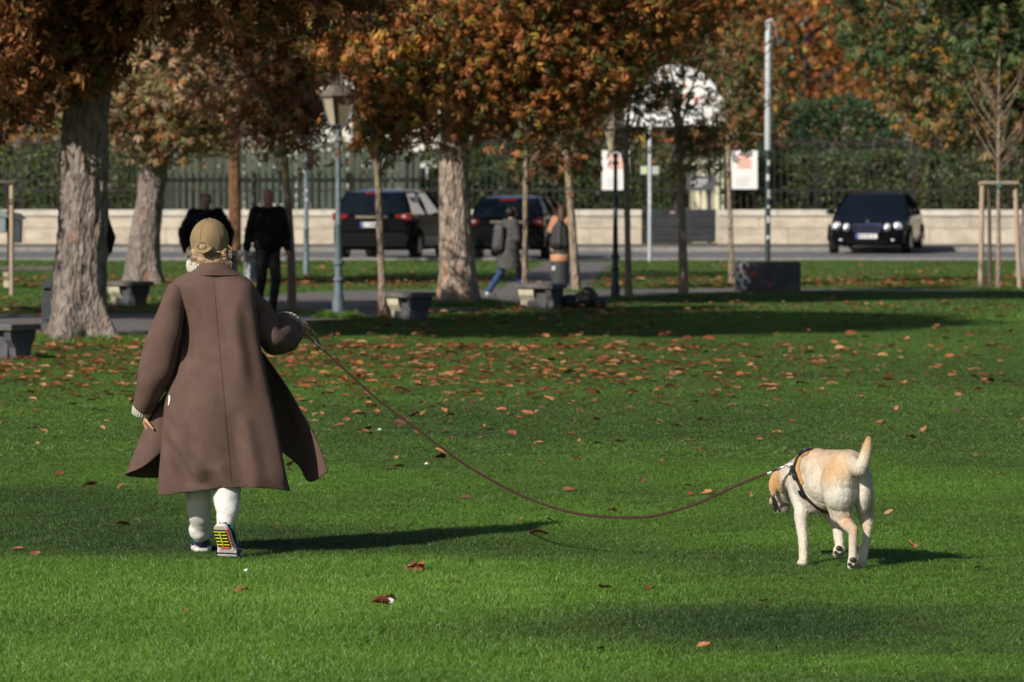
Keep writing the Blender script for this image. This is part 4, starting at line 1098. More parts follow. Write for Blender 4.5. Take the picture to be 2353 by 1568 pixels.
TRUNKS.append((br_.x, br_.y, 0.15, 1.0)); TRUNKS.append((bs_.x, bs_.y, 0.14, 1.3))

# ================================================================== CARS
M_cblack = mat('car_paint_black', (0.003, 0.003, 0.005), 0.14, coat=0.0, spec=0.16)
M_cglass = mat('car_glass', (0.005, 0.008, 0.012), 0.04, spec=0.45)
M_tyre = mat('tyre', (0.012, 0.012, 0.012), 0.85)
M_rim = mat('rim_alloy', (0.45, 0.45, 0.47), 0.3, metal=0.9)
M_plas = mat('bumper_plastic', (0.005, 0.005, 0.006), 0.6, spec=.1)
M_chrome = mat('chrome', (0.75, 0.75, 0.78), 0.1, metal=1.0)
M_tail = mat('tail_red', (0.20, 0.006, 0.006), 0.2, coat=0.3)
M_hlight = mat('headlight_glass', (0.80, 0.80, 0.82), 0.15, metal=0.2, coat=1.0)  # pale colour stands in for sun glinting on the lamp glass
M_plate = mat('plate_white', (0.78, 0.78, 0.78), 0.4)
M_pblue = mat('plate_blue', (0.03, 0.06, 0.45), 0.4)
M_pdark = mat('plate_glyph', (0.06, 0.06, 0.07), 0.5)
def car(name, loc, rz, label, L, W, H, belt, hood, nose, cab, kind, front_view):
    """front towards +y. cab: y of rear-glass foot, roof rear, roof front, windscreen foot"""
    t = thing(name, loc, label, 'car', 'cars parked along the railings road', rz)
    hw, hl = W/2, L/2
    if kind == 'saloon':
        st = [(-hl, .78, .30, belt - .16, belt - .1), (-hl + .06, .93, .22, belt - .06, belt - .02), (-hl + .5, .99, .2, belt, belt + .03), (cab[0], 1.0, .2, belt + .01, belt + .05), (0, 1.0, .2, belt, belt + .04), (cab[3], .995, .2, belt - .02, belt + .03), (hl - .75, .98, .2, hood, hood + .06), (hl - .25, .93, .2, hood - .07, hood + .01), (hl - .05, .84, .22, nose, nose + .04), (hl, .72, .28, nose - .12, nose - .1)]
    else:
        st = [(-hl, .84, .32, belt - .22, belt - .2), (-hl + .03, .93, .25, belt - .06, belt - .03), (-hl + .14, .97, .22, belt, belt + .01), (-hl + .7, 1.0, .2, belt + .02, belt + .03), (0, 1.0, .2, belt, belt + .02), (cab[3], .99, .2, belt - .03, belt + .02), (hl - .6, .97, .2, hood, hood + .06), (hl - .2, .9, .2, hood - .1, hood - .04), (hl, .74, .28, nose - .1, nose - .08)]
    cols_ = list(zip(*st)); ys = crv(list(cols_[0]), 5); ws = crv(list(cols_[1]), 5); zb = crv(list(cols_[2]), 5); zs = crv(list(cols_[3]), 5); zt = crv(list(cols_[4]), 5)
    V, F = [], []; n = 14
    for y, w, b_, s_, tp in zip(ys, ws, zb, zs, zt):
        w = w*hw
        half = [(0, b_), (w*.86, b_), (w*.97, b_ + .08), (w, b_ + .25), (w*.995, (b_ + s_)/2 + .1), (w*.965, s_ - .03), (w*.92, s_ + .2*(tp - s_)), (w*.55, tp - .01)]
        sec = half + [(0, tp)] + [(-x, z) for x, z in reversed(half[1:])]
        n = len(sec); V += [(x, y, z) for x, z in sec]
    for i in range(len(ys) - 1):
        for j in range(n): F.append((i*n+j, i*n+(j+1) % n, (i+1)*n+(j+1) % n, (i+1)*n+j))
    F += [tuple(range(n)), tuple(reversed(range((len(ys)-1)*n, len(ys)*n)))]
    body = MB().add(V, F).build('body', M_cblack, t, angle=35)
    # greenhouse
    wb, wr = hw*.93, hw*.70
    def rz_(y):   # roof height
        return np.interp(y, [cab[0], cab[1], (cab[1]+cab[2])/2, cab[2], cab[3]], [belt, H - .05, H, H - .06, belt])
    sideV = []
    R_ = [(cab[1], H - .06), ((cab[1]+cab[2])/2, H - .015), (cab[2], H - .07)]
    # side glass (a slab each side), windscreen, rear window, roof as separate pieces
    for s in (-1, 1):
        o4 = [(s*wb, cab[0] + .12, belt + .015), (s*wb, cab[3] - .12, belt), (s*wr, cab[2] - .05, H - .085), (s*wr, cab[1] + .08, H - .085)]
        i4 = [(x - s*.02, y, z) for x, y, z in o4]
        MB().add(o4 + i4, [(0,1,2,3), (7,6,5,4), (0,4,5,1), (1,5,6,2), (2,6,7,3), (3,7,4,0)]).build('side_window', M_cglass, t, smooth=False)
        for yb_, yt_ in ((cab[0] + .1, cab[1] + .03), (cab[3] - .06, cab[2]), ((cab[0] + cab[3])/2, (cab[1] + cab[2])/2)):
            MB().tube([(s*(wb + .0), yb_, belt - .02), (s*(wb*.62 + wr*.38), yb_*.6 + yt_*.4, belt + (H - belt)*.42), (s*(wr + .005), yt_, H - .075)], 0.035 if yb_ < 0.9*cab[3] or True else .03, 8).build('pillar', M_cblack, t)
    def pane(nm, y0, y1, m, off):
        a4 = []; nx = 9
        for (yy, zz, ww) in ((y0, belt + .005, wb*.97), ((y0 + y1)/2, belt + (H - .07 - belt)*.52, (wb*.47 + wr*.5)), (y1, H - .07, wr*.97)):
            for k in range(nx):
                u = -1 + 2*k/(nx-1); a4.append((u*ww, yy + off*(1 - u*u), zz))
        F_ = [(r_*nx + k, r_*nx + k + 1, (r_+1)*nx + k + 1, (r_+1)*nx + k) for r_ in (0, 1) for k in range(nx - 1)]
        b2_ = [(x, y - off*.4 if off else y, z - .02) for x, y, z in a4]
        nn_ = len(a4)
        MB().add(a4, F_).build(nm, m, t)
    pane('windscreen', cab[3], cab[2], M_cglass, .12)
    pane('rear_window', cab[0], cab[1], M_cglass, -.08)
    V, F = [], []; nx = 11
    rows_ = [(cab[1] - .03, H - .075, wr), (cab[1] + .12, H - .03, wr), ((cab[1]+cab[2])/2, H, wr), (cab[2] - .15, H - .025, wr), (cab[2] + .02, H - .075, wr)]
    for (yy, zz, ww) in rows_:
        for k in range(nx):
            u = -1 + 2*k/(nx-1); V.append((u*(ww + .012), yy, zz - .055*u**4))
    for i in range(len(rows_) - 1):
        for k in range(nx - 1): F.append((i*nx+k, i*nx+k+1, (i+1)*nx+k+1, (i+1)*nx+k))
    top = len(V); V += [(x, y, z - .035) for x, y, z in V]
    F += [tuple(q_ + top for q_ in reversed(f)) for f in F[:]]
    for k in range(nx - 1): F += [(k+1, k, k+top, k+1+top), ((len(rows_)-1)*nx+k, (len(rows_)-1)*nx+k+1, (len(rows_)-1)*nx+k+1+top, (len(rows_)-1)*nx+k+top)]
    for i in range(len(rows_) - 1): F += [(i*nx, (i+1)*nx, (i+1)*nx+top, i*nx+top), ((i+1)*nx+nx-1, i*nx+nx-1, i*nx+nx-1+top, (i+1)*nx+nx-1+top)]
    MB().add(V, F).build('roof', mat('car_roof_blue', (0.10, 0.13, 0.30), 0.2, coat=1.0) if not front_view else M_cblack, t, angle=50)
    # interior block so the cabin is not see-through
    MB().box((-wr*.9, cab[0] + .45, belt - .3), (wr*.9, cab[3] - .5, belt + .12)).build('seats', M_plas, t, smooth=False)
    wr_ = 0.325
    for s in (-1, 1):
        for yw in (-hl + .78, hl - .85):
            Mx = Matrix.Translation((s*(hw - .10), yw, wr_)) @ Matrix.Rotation(math.pi/2, 4, 'Y')
            w_ = MB().lathe([(wr_*.6, -.10), (wr_*.97, -.10), (wr_, -.07), (wr_, .07), (wr_*.97, .10), (wr_*.6, .10)], 24, Mx).build('wheel', M_tyre, t)
            MB().lathe([(wr_*.2, -.105), (wr_*.6, -.104), (wr_*.62, 0), (wr_*.6, .104), (wr_*.2, .105)], 18, Mx).build('rim', M_rim, w_)
            MB().tube([(s*(hw + .003), yw + (wr_ + .045)*math.cos(q_), wr_ + (wr_ + .045)*math.sin(q_)) for q_ in [math.pi*k/12 for k in range(13)]], (0.03), 5).build('wheel_arch', M_plas, t)
        # mirrors
        MB().ell((s*(hw + .07), cab[3] - .35, belt + .06), (.11, .06, .075)).build('wing_mirror', M_cblack, t)
    return t, hw, hl
def plate(t, y, z, s):
    p_ = MB().box((-.26, y - .008*s if s < 0 else y, z - .055), (.26, y if s < 0 else y + .008, z + .055)).build('number_plate', M_plate, t, smooth=False)
    yo = y + s*.0155
    MB().box((-.255 if s < 0 else .205, min(yo, yo - s*.003), z - .05), (-.205 if s < 0 else .255, max(yo, yo - s*.003), z + .05)).build('blue_band', M_pblue, p_, smooth=False)
    q = MB()
    for k in range(8):
        if k in (1,): continue
        x = -.17 + .05*k
        q.box((x, min(yo, yo - s*.003), z - .03), (x + .012, max(yo, yo - s*.003), z + .03)).box((x + .014, min(yo, yo - s*.003), z + random.choice((-.03, -.005, .02))), (x + .03, max(yo, yo - s*.003), z + random.choice((.0, .03, .03))))
    q.build('lettering', M_pdark, p_, smooth=False)
# dark saloon facing the camera
cs = G(2008, 585)
t, hw, hl = car('parked_saloon', (cs.x + 0.28, cs.y + 2.40, 0.006), math.pi - 0.19, 'dark saloon facing the camera with twin round headlights, parked before the pale wall', 4.8, 2.0, 1.53, 0.97, 0.82, 0.68, (-1.75, -1.0, 0.35, 1.15), 'saloon', True)
for s in (-1, 1):
    for (x, z, rx, rz2) in ((.74, .66, .135, .13), (.50, .645, .095, .115)):
        h_ = MB().ell((s*x, hl - .14 + (.06 if x < .6 else 0), z), (rx, .12, rz2)).build('headlight', M_hlight, t)
        MB().ell((s*x, hl - .035 + (.055 if x < .6 else 0), z - .02), (rx*.5, .03, rz2*.5)).build('lamp_bulb', M_chrome, h_)
    MB().ell((s*.64, hl - .035, .35), (.09, .04, .045)).build('fog_light', M_hlight, t)
gr_ = MB().prism([(-.36, .73), (.36, .73), (.32, .60), (.26, .54), (-.26, .54), (-.32, .60)], hl - .02, hl + .012).build('grille', M_plas, t, smooth=False)
for k in range(5):
    z = .57 + .034*k; w_ = .27 + .017*k
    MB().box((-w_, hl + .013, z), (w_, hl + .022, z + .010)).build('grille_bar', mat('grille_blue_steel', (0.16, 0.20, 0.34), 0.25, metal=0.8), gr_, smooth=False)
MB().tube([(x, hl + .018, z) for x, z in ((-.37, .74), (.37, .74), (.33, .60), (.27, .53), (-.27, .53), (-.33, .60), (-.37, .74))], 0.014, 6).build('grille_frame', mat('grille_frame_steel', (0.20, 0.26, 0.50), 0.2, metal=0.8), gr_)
st_ = MB().tube([(.035*math.cos(q_), hl - .09, .82 + .035*math.sin(q_)) for q_ in [2*math.pi*k/16 for k in range(17)]], .005, 5)
for k in range(3):
    q_ = math.pi/2 + 2*math.pi*k/3; st_.tube([(0, hl - .09, .82), (.035*math.cos(q_), hl - .09, .82 + .035*math.sin(q_))], .004, 4)
st_.tube([(0, hl - .09, .74), (0, hl - .09, .79)], .006, 5).build('bonnet_emblem', M_chrome, t)
plate(t, hl + .02, .44, 1)
MB().box((-.5, hl - .05, .27), (.5, hl + .005, .34)).build('lower_intake', M_plas, t, smooth=False)
MB().box((-.12, 0.42, 1.36), (.14, 0.45, 1.42)).build('inner_mirror', mat('sticker_teal', (0.22, 0.42, 0.42), 0.3), t, smooth=False)

def rear_details(t, hw, hl, belt, H, lamp_z, lamp_w, lamp_h, inner=0.3, low=0.62):
    for s in (-1, 1):
        tl = MB().prism([(s*(hw*.97), lamp_z + lamp_h*.6), (s*(hw*.97), lamp_z - lamp_h*.5), (s*(hw - lamp_w*.6), lamp_z - lamp_h*.4), (s*(hw - lamp_w), lamp_z), (s*(hw - lamp_w*.9), lamp_z + lamp_h*.35)], -hl - .03, -hl + .14).build('tail_light', M_tail, t, smooth=False, bevel=0.01)
        MB().ell((s*(hw - lamp_w*.45), -hl - .028, lamp_z + .01), (.05, .010, .02)).build('reversing_lamp', M_hlight, tl)
        MB().box((min(s*(hw*.55), s*(hw*.85)), -hl - .03, .36), (max(s*(hw*.55), s*(hw*.85)), -hl + .02, .41)).build('reflector', M_tail, t, smooth=False)
    MB().box((-.38, -hl - .018, lamp_z - .03), (.38, -hl + .03, lamp_z + .03)).build('boot_trim', M_chrome, t, smooth=False, bevel=.008)
    MB().prism([(-hw*.86, .28), (hw*.86, .28), (hw*.94, .52), (hw*.8, .6), (-hw*.8, .6), (-hw*.94, .52)], -hl - .05, -hl + .2).build('rear_bumper', M_plas, t, smooth=False, bevel=.03)
    plate(t, -hl - .03, low, -1)
    MB().box((-.2, -hl + .22, H - .125), (.2, -hl + .26, H - .09)).build('brake_light', M_tail, t, smooth=False)
    MB().tube([(0, -hl + .62, H - .02), (0, -hl + .55, H + .07)], .008, 6).build('roof_aerial', M_plas, t)
c1 = P(862, 600, 93.6)
t, hw, hl = car('parked_car', (c1.x + 0.36, 93.6 + 2.15, 0.006), -0.20, 'black family car seen from behind with red lights, left of the middle chestnut', 4.4, 1.90, 1.62, 1.02, 1.0, .78, (-2.17, -1.82, .55, 1.35), 'mpv', False)
rear_details(t, hw, hl, 1.02, 1.62, .98, .42, .15, low=.80)
pp = MB().box((hw*.80, -1.25, 1.15), (hw*.80 + .01, -.75, 1.5)).build('window_paper', M_white, t, smooth=False)
pp.rotation_euler = (0, -0.0, 0)
c2 = P(1166, 602, 93.9)
t, hw, hl = car('parked_car', (c2.x + 0.32, 93.9 + 2.1, 0.006), -0.16, 'black hatchback seen from behind, right of the middle chestnut and beyond the walker', 4.2, 1.80, 1.48, .95, .92, .72, (-2.08, -1.72, .45, 1.25), 'mpv', False)
rear_details(t, hw, hl, .95, 1.48, .86, .30, .2, low=.52)
# ================================================================== PEOPLE
from mathutils.bvhtree import BVHTree
M_skin = mat('skin', (0.50, 0.27, 0.18), 0.5, var=0.06, vscale=20)
M_hairb = mat('hair_blonde', (0.33, 0.22, 0.12), 0.45, var=0.4, vscale=40, stretch=(1, 1, .25), bump=0.5, bscale=90)
M_knit = mat('knit_offwhite', (0.50, 0.48, 0.41), 0.9, var=0.05, vscale=60, bump=0.4, bscale=220)
def woolmat():
    m = mat('coat_wool', (0.122, 0.075, 0.063), 0.85, var=0.10, vscale=14, bump=0.35, bscale=420, sheen=0.12, spec=0.15)
    return m
M_wool = woolmat()
def sheet_grid(rows, nu=6, nv=6, relief=None):
    """rows of control points -> smooth grid"""
    R1 = [bez(r, nu) for r in rows]
    n = len(R1[0]); colsv = [bez([R1[i][j] for i in range(len(rows))], nv) for j in range(n)]
    g = [[colsv[j][i] for j in range(n)] for i in range(len(colsv[0]))]
    if relief:
        for i, r in enumerate(g):
            for j, p in enumerate(r): g[i][j] = p + relief(i/(len(g)-1), j/(n-1), p)
    return g
def add_grid(mb, g, closed=False):
    n = len(g[0]); V = [p for r in g for p in r]; F = []
    for i in range(len(g) - 1):
        for j in range(n if closed else n - 1):
            j2 = (j+1) % n; F.append((i*n+j, i*n+j2, (i+1)*n+j2, (i+1)*n+j))
    mb.add(V, F)
def solid(mb, name, m, parent, th=0.006, angle=60, subsurf=0):
    me = bpy.data.meshes.new(name); me.from_pydata(mb.v, [], mb.f); me.update(); me.materials.append(m)
    me.polygons.foreach_set('use_smooth', [True]*len(me.polygons))
    o = link(name, me, parent); s = o.modifiers.new('thickness', 'SOLIDIFY'); s.thickness = th; s.offset = 0
    return o
def hand(mb, w, d, nrm, side, curl=0.6, k=1.0, spread=0.0):
    """palm and five fingers; w wrist, d finger direction, nrm the way the palm faces, side +1/-1 thumb side"""
    w = Vector(w); d = Vector(d).normalized(); n_ = Vector(nrm); n_ = (n_ - d*n_.dot(d)).normalized(); s = d.cross(n_) * side
    for q in (-1, -.33, .33, 1):
        mb.cap(w + s*(.014*q*k), w + d*(.085*k) + s*(.030*q*k), .014*k, .0125*k, 10)
    Ls = ((.72, -1.0), (.9, -.36), (1.0, .32), (.92, .98))
    for (ln, q) in Ls:
        p = w + d*(.088*k) + s*(.031*q*k); a = curl*0.6
        for seg, r_ in ((.036, .0095), (.026, .0088), (.020, .0078)):
            dd = (d*math.cos(a) + n_*math.sin(a) + s*(spread*q)).normalized()
            p2 = p + dd*(seg*ln*k); mb.cap(p, p2, r_*k, r_*.93*k, 10); p = p2; a += curl
    p = w + d*(.025*k) + s*(.030*k); dd = (d*.6 + s*.75 + n_*.3).normalized()
    for seg, r_ in ((.034, .0125), (.028, .0105), (.022, .009)):
        p2 = p + dd*(seg*k); mb.cap(p, p2, r_*k, r_*.93*k, 10); p = p2; dd = (dd + d*.35 + n_*.25*curl).normalized()
def head(mb, c, f, up=(0, 0, 1), k=1.0):
    """skull, jaw, nose, brow, ears; f = the way the face looks"""
    c = Vector(c); f = Vector(f).normalized(); up = Vector(up); up = (up - f*up.dot(f)).normalized(); r = f.cross(up)
    M_ = Matrix((r, f, up)).transposed()
    mb.ell(c + up*.02*k, (.074*k, .092*k, .100*k), M_); mb.ell(c - up*.055*k + f*.028*k, (.054*k, .062*k, .060*k), M_)
    mb.ell(c - up*.095*k + f*.060*k, (.024*k, .022*k, .018*k), M_)
    mb.cap(c + f*.088*k + up*.012*k, c + f*.108*k - up*.028*k, .008*k, .013*k, 10)
    mb.ell(c + f*.080*k + up*.028*k, (.048*k, .014*k, .010*k), M_)
    mb.ell(c + f*.088*k - up*.058*k, (.024*k, .010*k, .008*k), M_)
    for s in (-1, 1): mb.ell(c + r*(s*.078*k) - f*.008*k - up*.008*k, (.010*k, .020*k, .032*k), M_)
    return M_
def face(parent, c, f, up=(0, 0, 1), k=1.0):
    c = Vector(c); f = Vector(f).normalized(); up = Vector(up); up = (up - f*up.dot(f)).normalized(); r = f.cross(up)
    for s in (-1, 1):
        MB().ell(c + f*.078*k + r*(s*.031*k) + up*.008*k, .0125*k).build('eye', mat('eye_white', (0.7, 0.7, 0.68), 0.2), parent)
        MB().ell(c + f*.0885*k + r*(s*.031*k) + up*.008*k, .006*k).build('iris', mat('iris_dark', (0.03, 0.02, 0.015), 0.15), parent)
    MB().ell(c + f*.0975*k - up*.058*k, (.022*k, .004*k, .004*k), Matrix((r, f, up)).transposed()).build('mouth', mat('lips', (0.35, 0.12, 0.10), 0.5), parent)

# ------------------------------------------------------------------ the woman
WX = P(490, 1280, 20.0)
wroot = thing('person', (G(490, 1278).x, 20.0, 0), 'woman seen from behind in a long brown coat and khaki cap, holding the dog lead', 'person')
W0 = wroot.location.copy()
def Wp(px, py, dy): return P(px, py, 20.0 + dy) - W0
S = FPX/20.0
# --- body: one continuous figure
b = MB()
hc = Wp(481, 562, .055)
head(b, hc, (0.0, 1, -0.12), k=1.0)
b.cap(hc - Vector((0, .02, .08)), Wp(487, 650, .03), .050, .055)
b.cap(Wp(440, 675, .0), Wp(545, 675, .0), .058, .058); b.cap(Wp(492, 722, .02), Wp(496, 800, 0.02), .105, .105); b.cap(Wp(468, 715, .02), Wp(475, 790, .02), .085, .085); b.cap(Wp(520, 715, .02), Wp(520, 790, .02), .085, .085)
b.cap(Wp(475, 850, .02), Wp(530, 850, .02), .115, .115)
b.cap(Wp(410, 672, 0), Wp(366, 815, -.01), .05, .040); b.cap(Wp(366, 815, -.01), Wp(326, 945, .03), .040, .026)
b.cap(Wp(562, 685, .03), Wp(612, 760, .045), .036, .034); b.cap(Wp(612, 760, .045), Wp(640, 772, .12), .034, .034); b.cap(Wp(640, 772, .12), Wp(672, 742, .30), .034, .026)
hand(b, Wp(326, 948, .03), (.28, .25, -1), (.95, .15, .25), 1, 0.55, 0.92)
hand(b, Wp(672, 741, .31), (.55, 1, .0), (-.2, .1, -1), -1, 1.0, 0.92)
b.cap(Wp(470, 870, 0), Wp(462, 1090, .06), .085, .055); b.cap(Wp(462, 1090, .02), Wp(465, 1245, .15), .052, .032)
b.cap(Wp(530, 870, 0), Wp(522, 1085, -.05), .085, .055); b.cap(Wp(522, 1085, -.05), Wp(517, 1212, -.215), .052, .032)
b.cap(Wp(465, 1245, .17), Wp(463, 1262, .26), .03, .03)
organic('body', b, 0.006, 3, M_skin, wroot)
face(wroot, hc, (0.0, 1, -0.12))
# --- trousers
M_tr = mat('trousers_offwhite', (0.66, 0.64, 0.63), 0.9, var=0.06, vscale=50, bump=0.2, bscale=200)
b = MB()
def ptube(mb, rows, n=20, ks=5):
    pts = bez([Wp(x, y, d) for x, y, r, d in rows], ks); rr = crv([r/S for x, y, r, d in rows], ks); mb.tube(pts, rr, n)
ptube(b, [(485, 880, 52, 0), (468, 980, 46, .02), (457, 1080, 34, .02), (456, 1140, 30, .02), (460, 1185, 26.5, .06), (461, 1205, 23.5, .09), (460, 1217, 26, .105), (461, 1225, 24, .115), (465, 1231, 18.5, .15), (466, 1241, 16, .19)])
ptube(b, [(520, 880, 52, 0), (527, 980, 46, .01), (524, 1070, 36, -.03), (522, 1120, 33, -.11), (521, 1150, 30, -.145), (522, 1170, 27.5, -.17), (521, 1180, 26, -.185), (519, 1187, 21.5, -.19), (517, 1212, 19, -.215)])
def tdisp(c, n):
    v = np.array([mnoise.noise(Vector((p[0]*22, p[1]*22, p[2]*34))) for p in c]); w = np.array([mnoise.noise(Vector((p[0]*90, p[1]*90, p[2]*90))) for p in c])
    return 0.0040*v + 0.0006*np.maximum(w, 0.25)
organic('trousers', b, 0.006, 2, M_tr, wroot, disp=tdisp)
# --- shoes
M_navy = mat('shoe_navy', (0.012, 0.012, 0.045), 0.35, var=0.3, vscale=30, coat=0.3)
M_teal = mat('shoe_teal', (0.02, 0.10, 0.12), 0.4)
M_mids = mat('shoe_midsole', (0.62, 0.58, 0.55), 0.6, var=0.1, vscale=40)
M_yel = mat('shoe_yellow', (0.72, 0.78, 0.03), 0.5)
M_pink = mat('shoe_coral', (0.80, 0.12, 0.10), 0.5)
M_rub = mat('shoe_rubber', (0.012, 0.012, 0.018), 0.6)
def shoe(ball, heading, pitch, side, label=None):
    """s along the sole from the heel (0) to the toe (.27), bent at the ball"""
    hd = Vector((math.sin(heading), math.cos(heading), 0)); rt = Vector((math.cos(heading), -math.sin(heading), 0)); up = Vector((0, 0, 1)); fx = .185
    ball = Vector(ball)
    def T(x, s_, h):
        if s_ >= fx: return ball + rt*x + hd*(s_ - fx) + up*h
        u = s_ - fx; f = min(1.0, -u/0.04); a = pitch * (f if f < 1 else 1)
        return ball + rt*x + (hd*math.cos(a) + up*-math.sin(a))*u + (up*math.cos(a) + hd*math.sin(a))*h
    st = [(0.0, .018, .095), (.012, .028, .112), (.04, .034, .108), (.075, .034, .092), (.11, .036, .074), (.15, .042, .062), (.19, .046, .052), (.225, .044, .043), (.25, .034, .034), (.268, .012, .022)]
    ss = crv([a for a, _, _ in st], 4); ww = crv([a for _, a, _ in st], 4); hh = crv([a for _, _, a in st], 4)
    g = []
    for s_, w_, h_ in zip(ss, ww, hh):
        w_ *= 1.2; h_ *= 1.08; r = []
        for k in range(16):
            a = 2*math.pi*k/16; x = w_*math.copysign(abs(math.cos(a))**.75, math.cos(a)); z = .022 + (h_ - .022)/2*(1 + math.copysign(abs(math.sin(a))**.8, math.sin(a)))
            r.append(T(x*(1 - .25*max(0, (z - .03)/.07)), s_, z))
        g.append(r)
    root = MB(); add_grid(root, g, True); root.f += [tuple(range(15, -1, -1)), tuple((len(g)-1)*16 + k for k in range(16))]
    sh = root.build('shoe', M_navy, wroot, angle=0)
    g = []
    for s_, w_, h_ in zip(ss, ww, hh):
        w_ = w_*1.22 + .0005; s2 = s_*1.01 - .001
        g.append([T(x*w_, s2, z) for x, z in ((-1, .004), (-.93, .0), (.93, .0), (1, .004), (1.0, .020), (.9, .024), (-.9, .024), (-1.0, .020))])
    m_ = MB(); add_grid(m_, g, True); m_.f += [tuple(range(7, -1, -1)), tuple((len(g)-1)*8 + k for k in range(8))]
    ml = m_.build('midsole', M_mids, sh, angle=50)
    def pad(x0, x1, s0, s1, h0, h1, nm, mm, n=1):
        q = MB(); V = [T(x, s_, h) for h in (h0, h1) for s_ in (s0, s1) for x in (x0, x1)]
        q.add(V, [(0,1,3,2), (4,6,7,5), (0,4,5,1), (2,3,7,6), (0,2,6,4), (1,5,7,3)]); return q.build(nm, mm, sh, smooth=False)
    pad(-.037, .030, .020, .122, -.004, .001, 'tread_panel', M_rub)
    for k in range(5): pad(-.037, .028, .028 + .019*k, .0310 + .019*k, -.0075, -.0045, 'tread_bar', M_yel)
    pad(-.008, -.003, .028, .110, -.0095, -.0048, 'tread_bar', M_yel)
    for k in range(5): pad(.034 + .0006*k, .042, .012 + .021*k, .027 + .021*k, -.007, .0015, 'tread_lug', M_pink)
    pad(-.026, .024, .120, .128, -.007, .001, 'tread_lug', M_pink)
    for k in range(9): pad(-.040 + .009*k, -.0345 + .009*k, .132, .150, -.004, .001, 'tread_rib', M_mids)
    pad(-.057, .057, .152, .20, -.006, .024, 'toe_tread', M_navy); pad(-.046, .048, .19, .25, -.003, .001, 'toe_tread', M_rub)
    # lining, heel mark, side panel
    lr = [T(.026*math.cos(a), .048 + .034*math.sin(a), .088 - .012*math.sin(a)) for a in [2*math.pi*k/20 for k in range(21)]]
    MB().tube(lr if side > 0 else lr, .005, 6).build('lining', M_yel if side > 0 else M_navy, sh)
    tk = [T(x, -.0035 + .004*abs(x)*20, z) for x, z in ((-.018, .066), (-.006, .060), (.018, .076))]
    MB().tube(bez(tk, 4), crv([.0012, .004, .001], 4), 6).build('heel_tick', M_pink, sh)
    MB().tube([T(-.034*side, .03, .045), T(-.037*side, .09, .045), T(-.042*side, .16, .04)], [(.006, .014)]*3, 8).build('side_panel', M_teal, sh)
    q = MB()
    for k in range(4): q.tube([T(-.02, .10 + .02*k, .083 - .008*k), T(0, .105 + .02*k, .088 - .008*k), T(.02, .11 + .02*k, .083 - .008*k)], .003, 5)
    q.build('laces', M_rub, sh)
    return sh
gL = G(466, 1275)
lb = Vector((gL.x - .022, gL.y + .172, .010)) - W0
shoe(lb, -0.12, 0.0, 1)
gRt = G(527, 1288)
shoe(Vector((gRt.x - .004, gRt.y + .01, .014)) - W0, 0.40, 1.02, -1)

# --- the coat
def relief(v, u, p):
    n1 = mnoise.noise(Vector((p.x*5.5, 1.3, p.z*2.0))); n2 = mnoise.noise(Vector((p.x*12, 7.7, p.z*4.5)))
    k = 0.002 + 0.034*v
    sx = math.exp(-((p.x + W0.x + 1.46 - 0.10*v)/0.05)**2) * (0.010 + .006*v) * min(1.0, v*5)
    # drag lines: under the left arm, from the left hip down to the hem, a soft vertical pleat on the right
    X = p.x + W0.x; px_ = CX + X/20.0*FPX; py_ = 412 - (p.z - CAM_Z)/20.0*FPX
    def ridge(x0, y0, x1, y1, w, a):
        dx, dy = x1 - x0, y1 - y0; L = math.hypot(dx, dy); s = ((px_ - x0)*dx + (py_ - y0)*dy)/L; d = ((px_ - x0)*-dy + (py_ - y0)*dx)/L
        e = max(0.0, 1 - (2*s/L - 1)**4) if 0 < s < L else 0.0
        return a*e*(math.exp(-(d/w)**2) - 0.8*math.exp(-((d - 1.5*w)/w)**2))
    f = 1.9*ridge(404, 690, 416, 860, 9, .016) + 2*ridge(398, 985, 470, 1105, 13, .022) + 2*ridge(392, 930, 440, 1010, 10, .010) + 1.8*ridge(560, 940, 600, 1120, 16, .016) + 2*ridge(500, 1060, 548, 1128, 14, .014) + ridge(445, 700, 462, 860, 12, .010) + ridge(536, 700, 560, 860, 13, .010)
    f += ridge(560, 680, 590, 900, 12, -.010) + ridge(430, 790, 520, 830, 12, .006) + ridge(455, 900, 470, 1100, 16, .008)
    return Vector((0, k*n1 + .005*n2 + sx - f, 0))
b = MB()
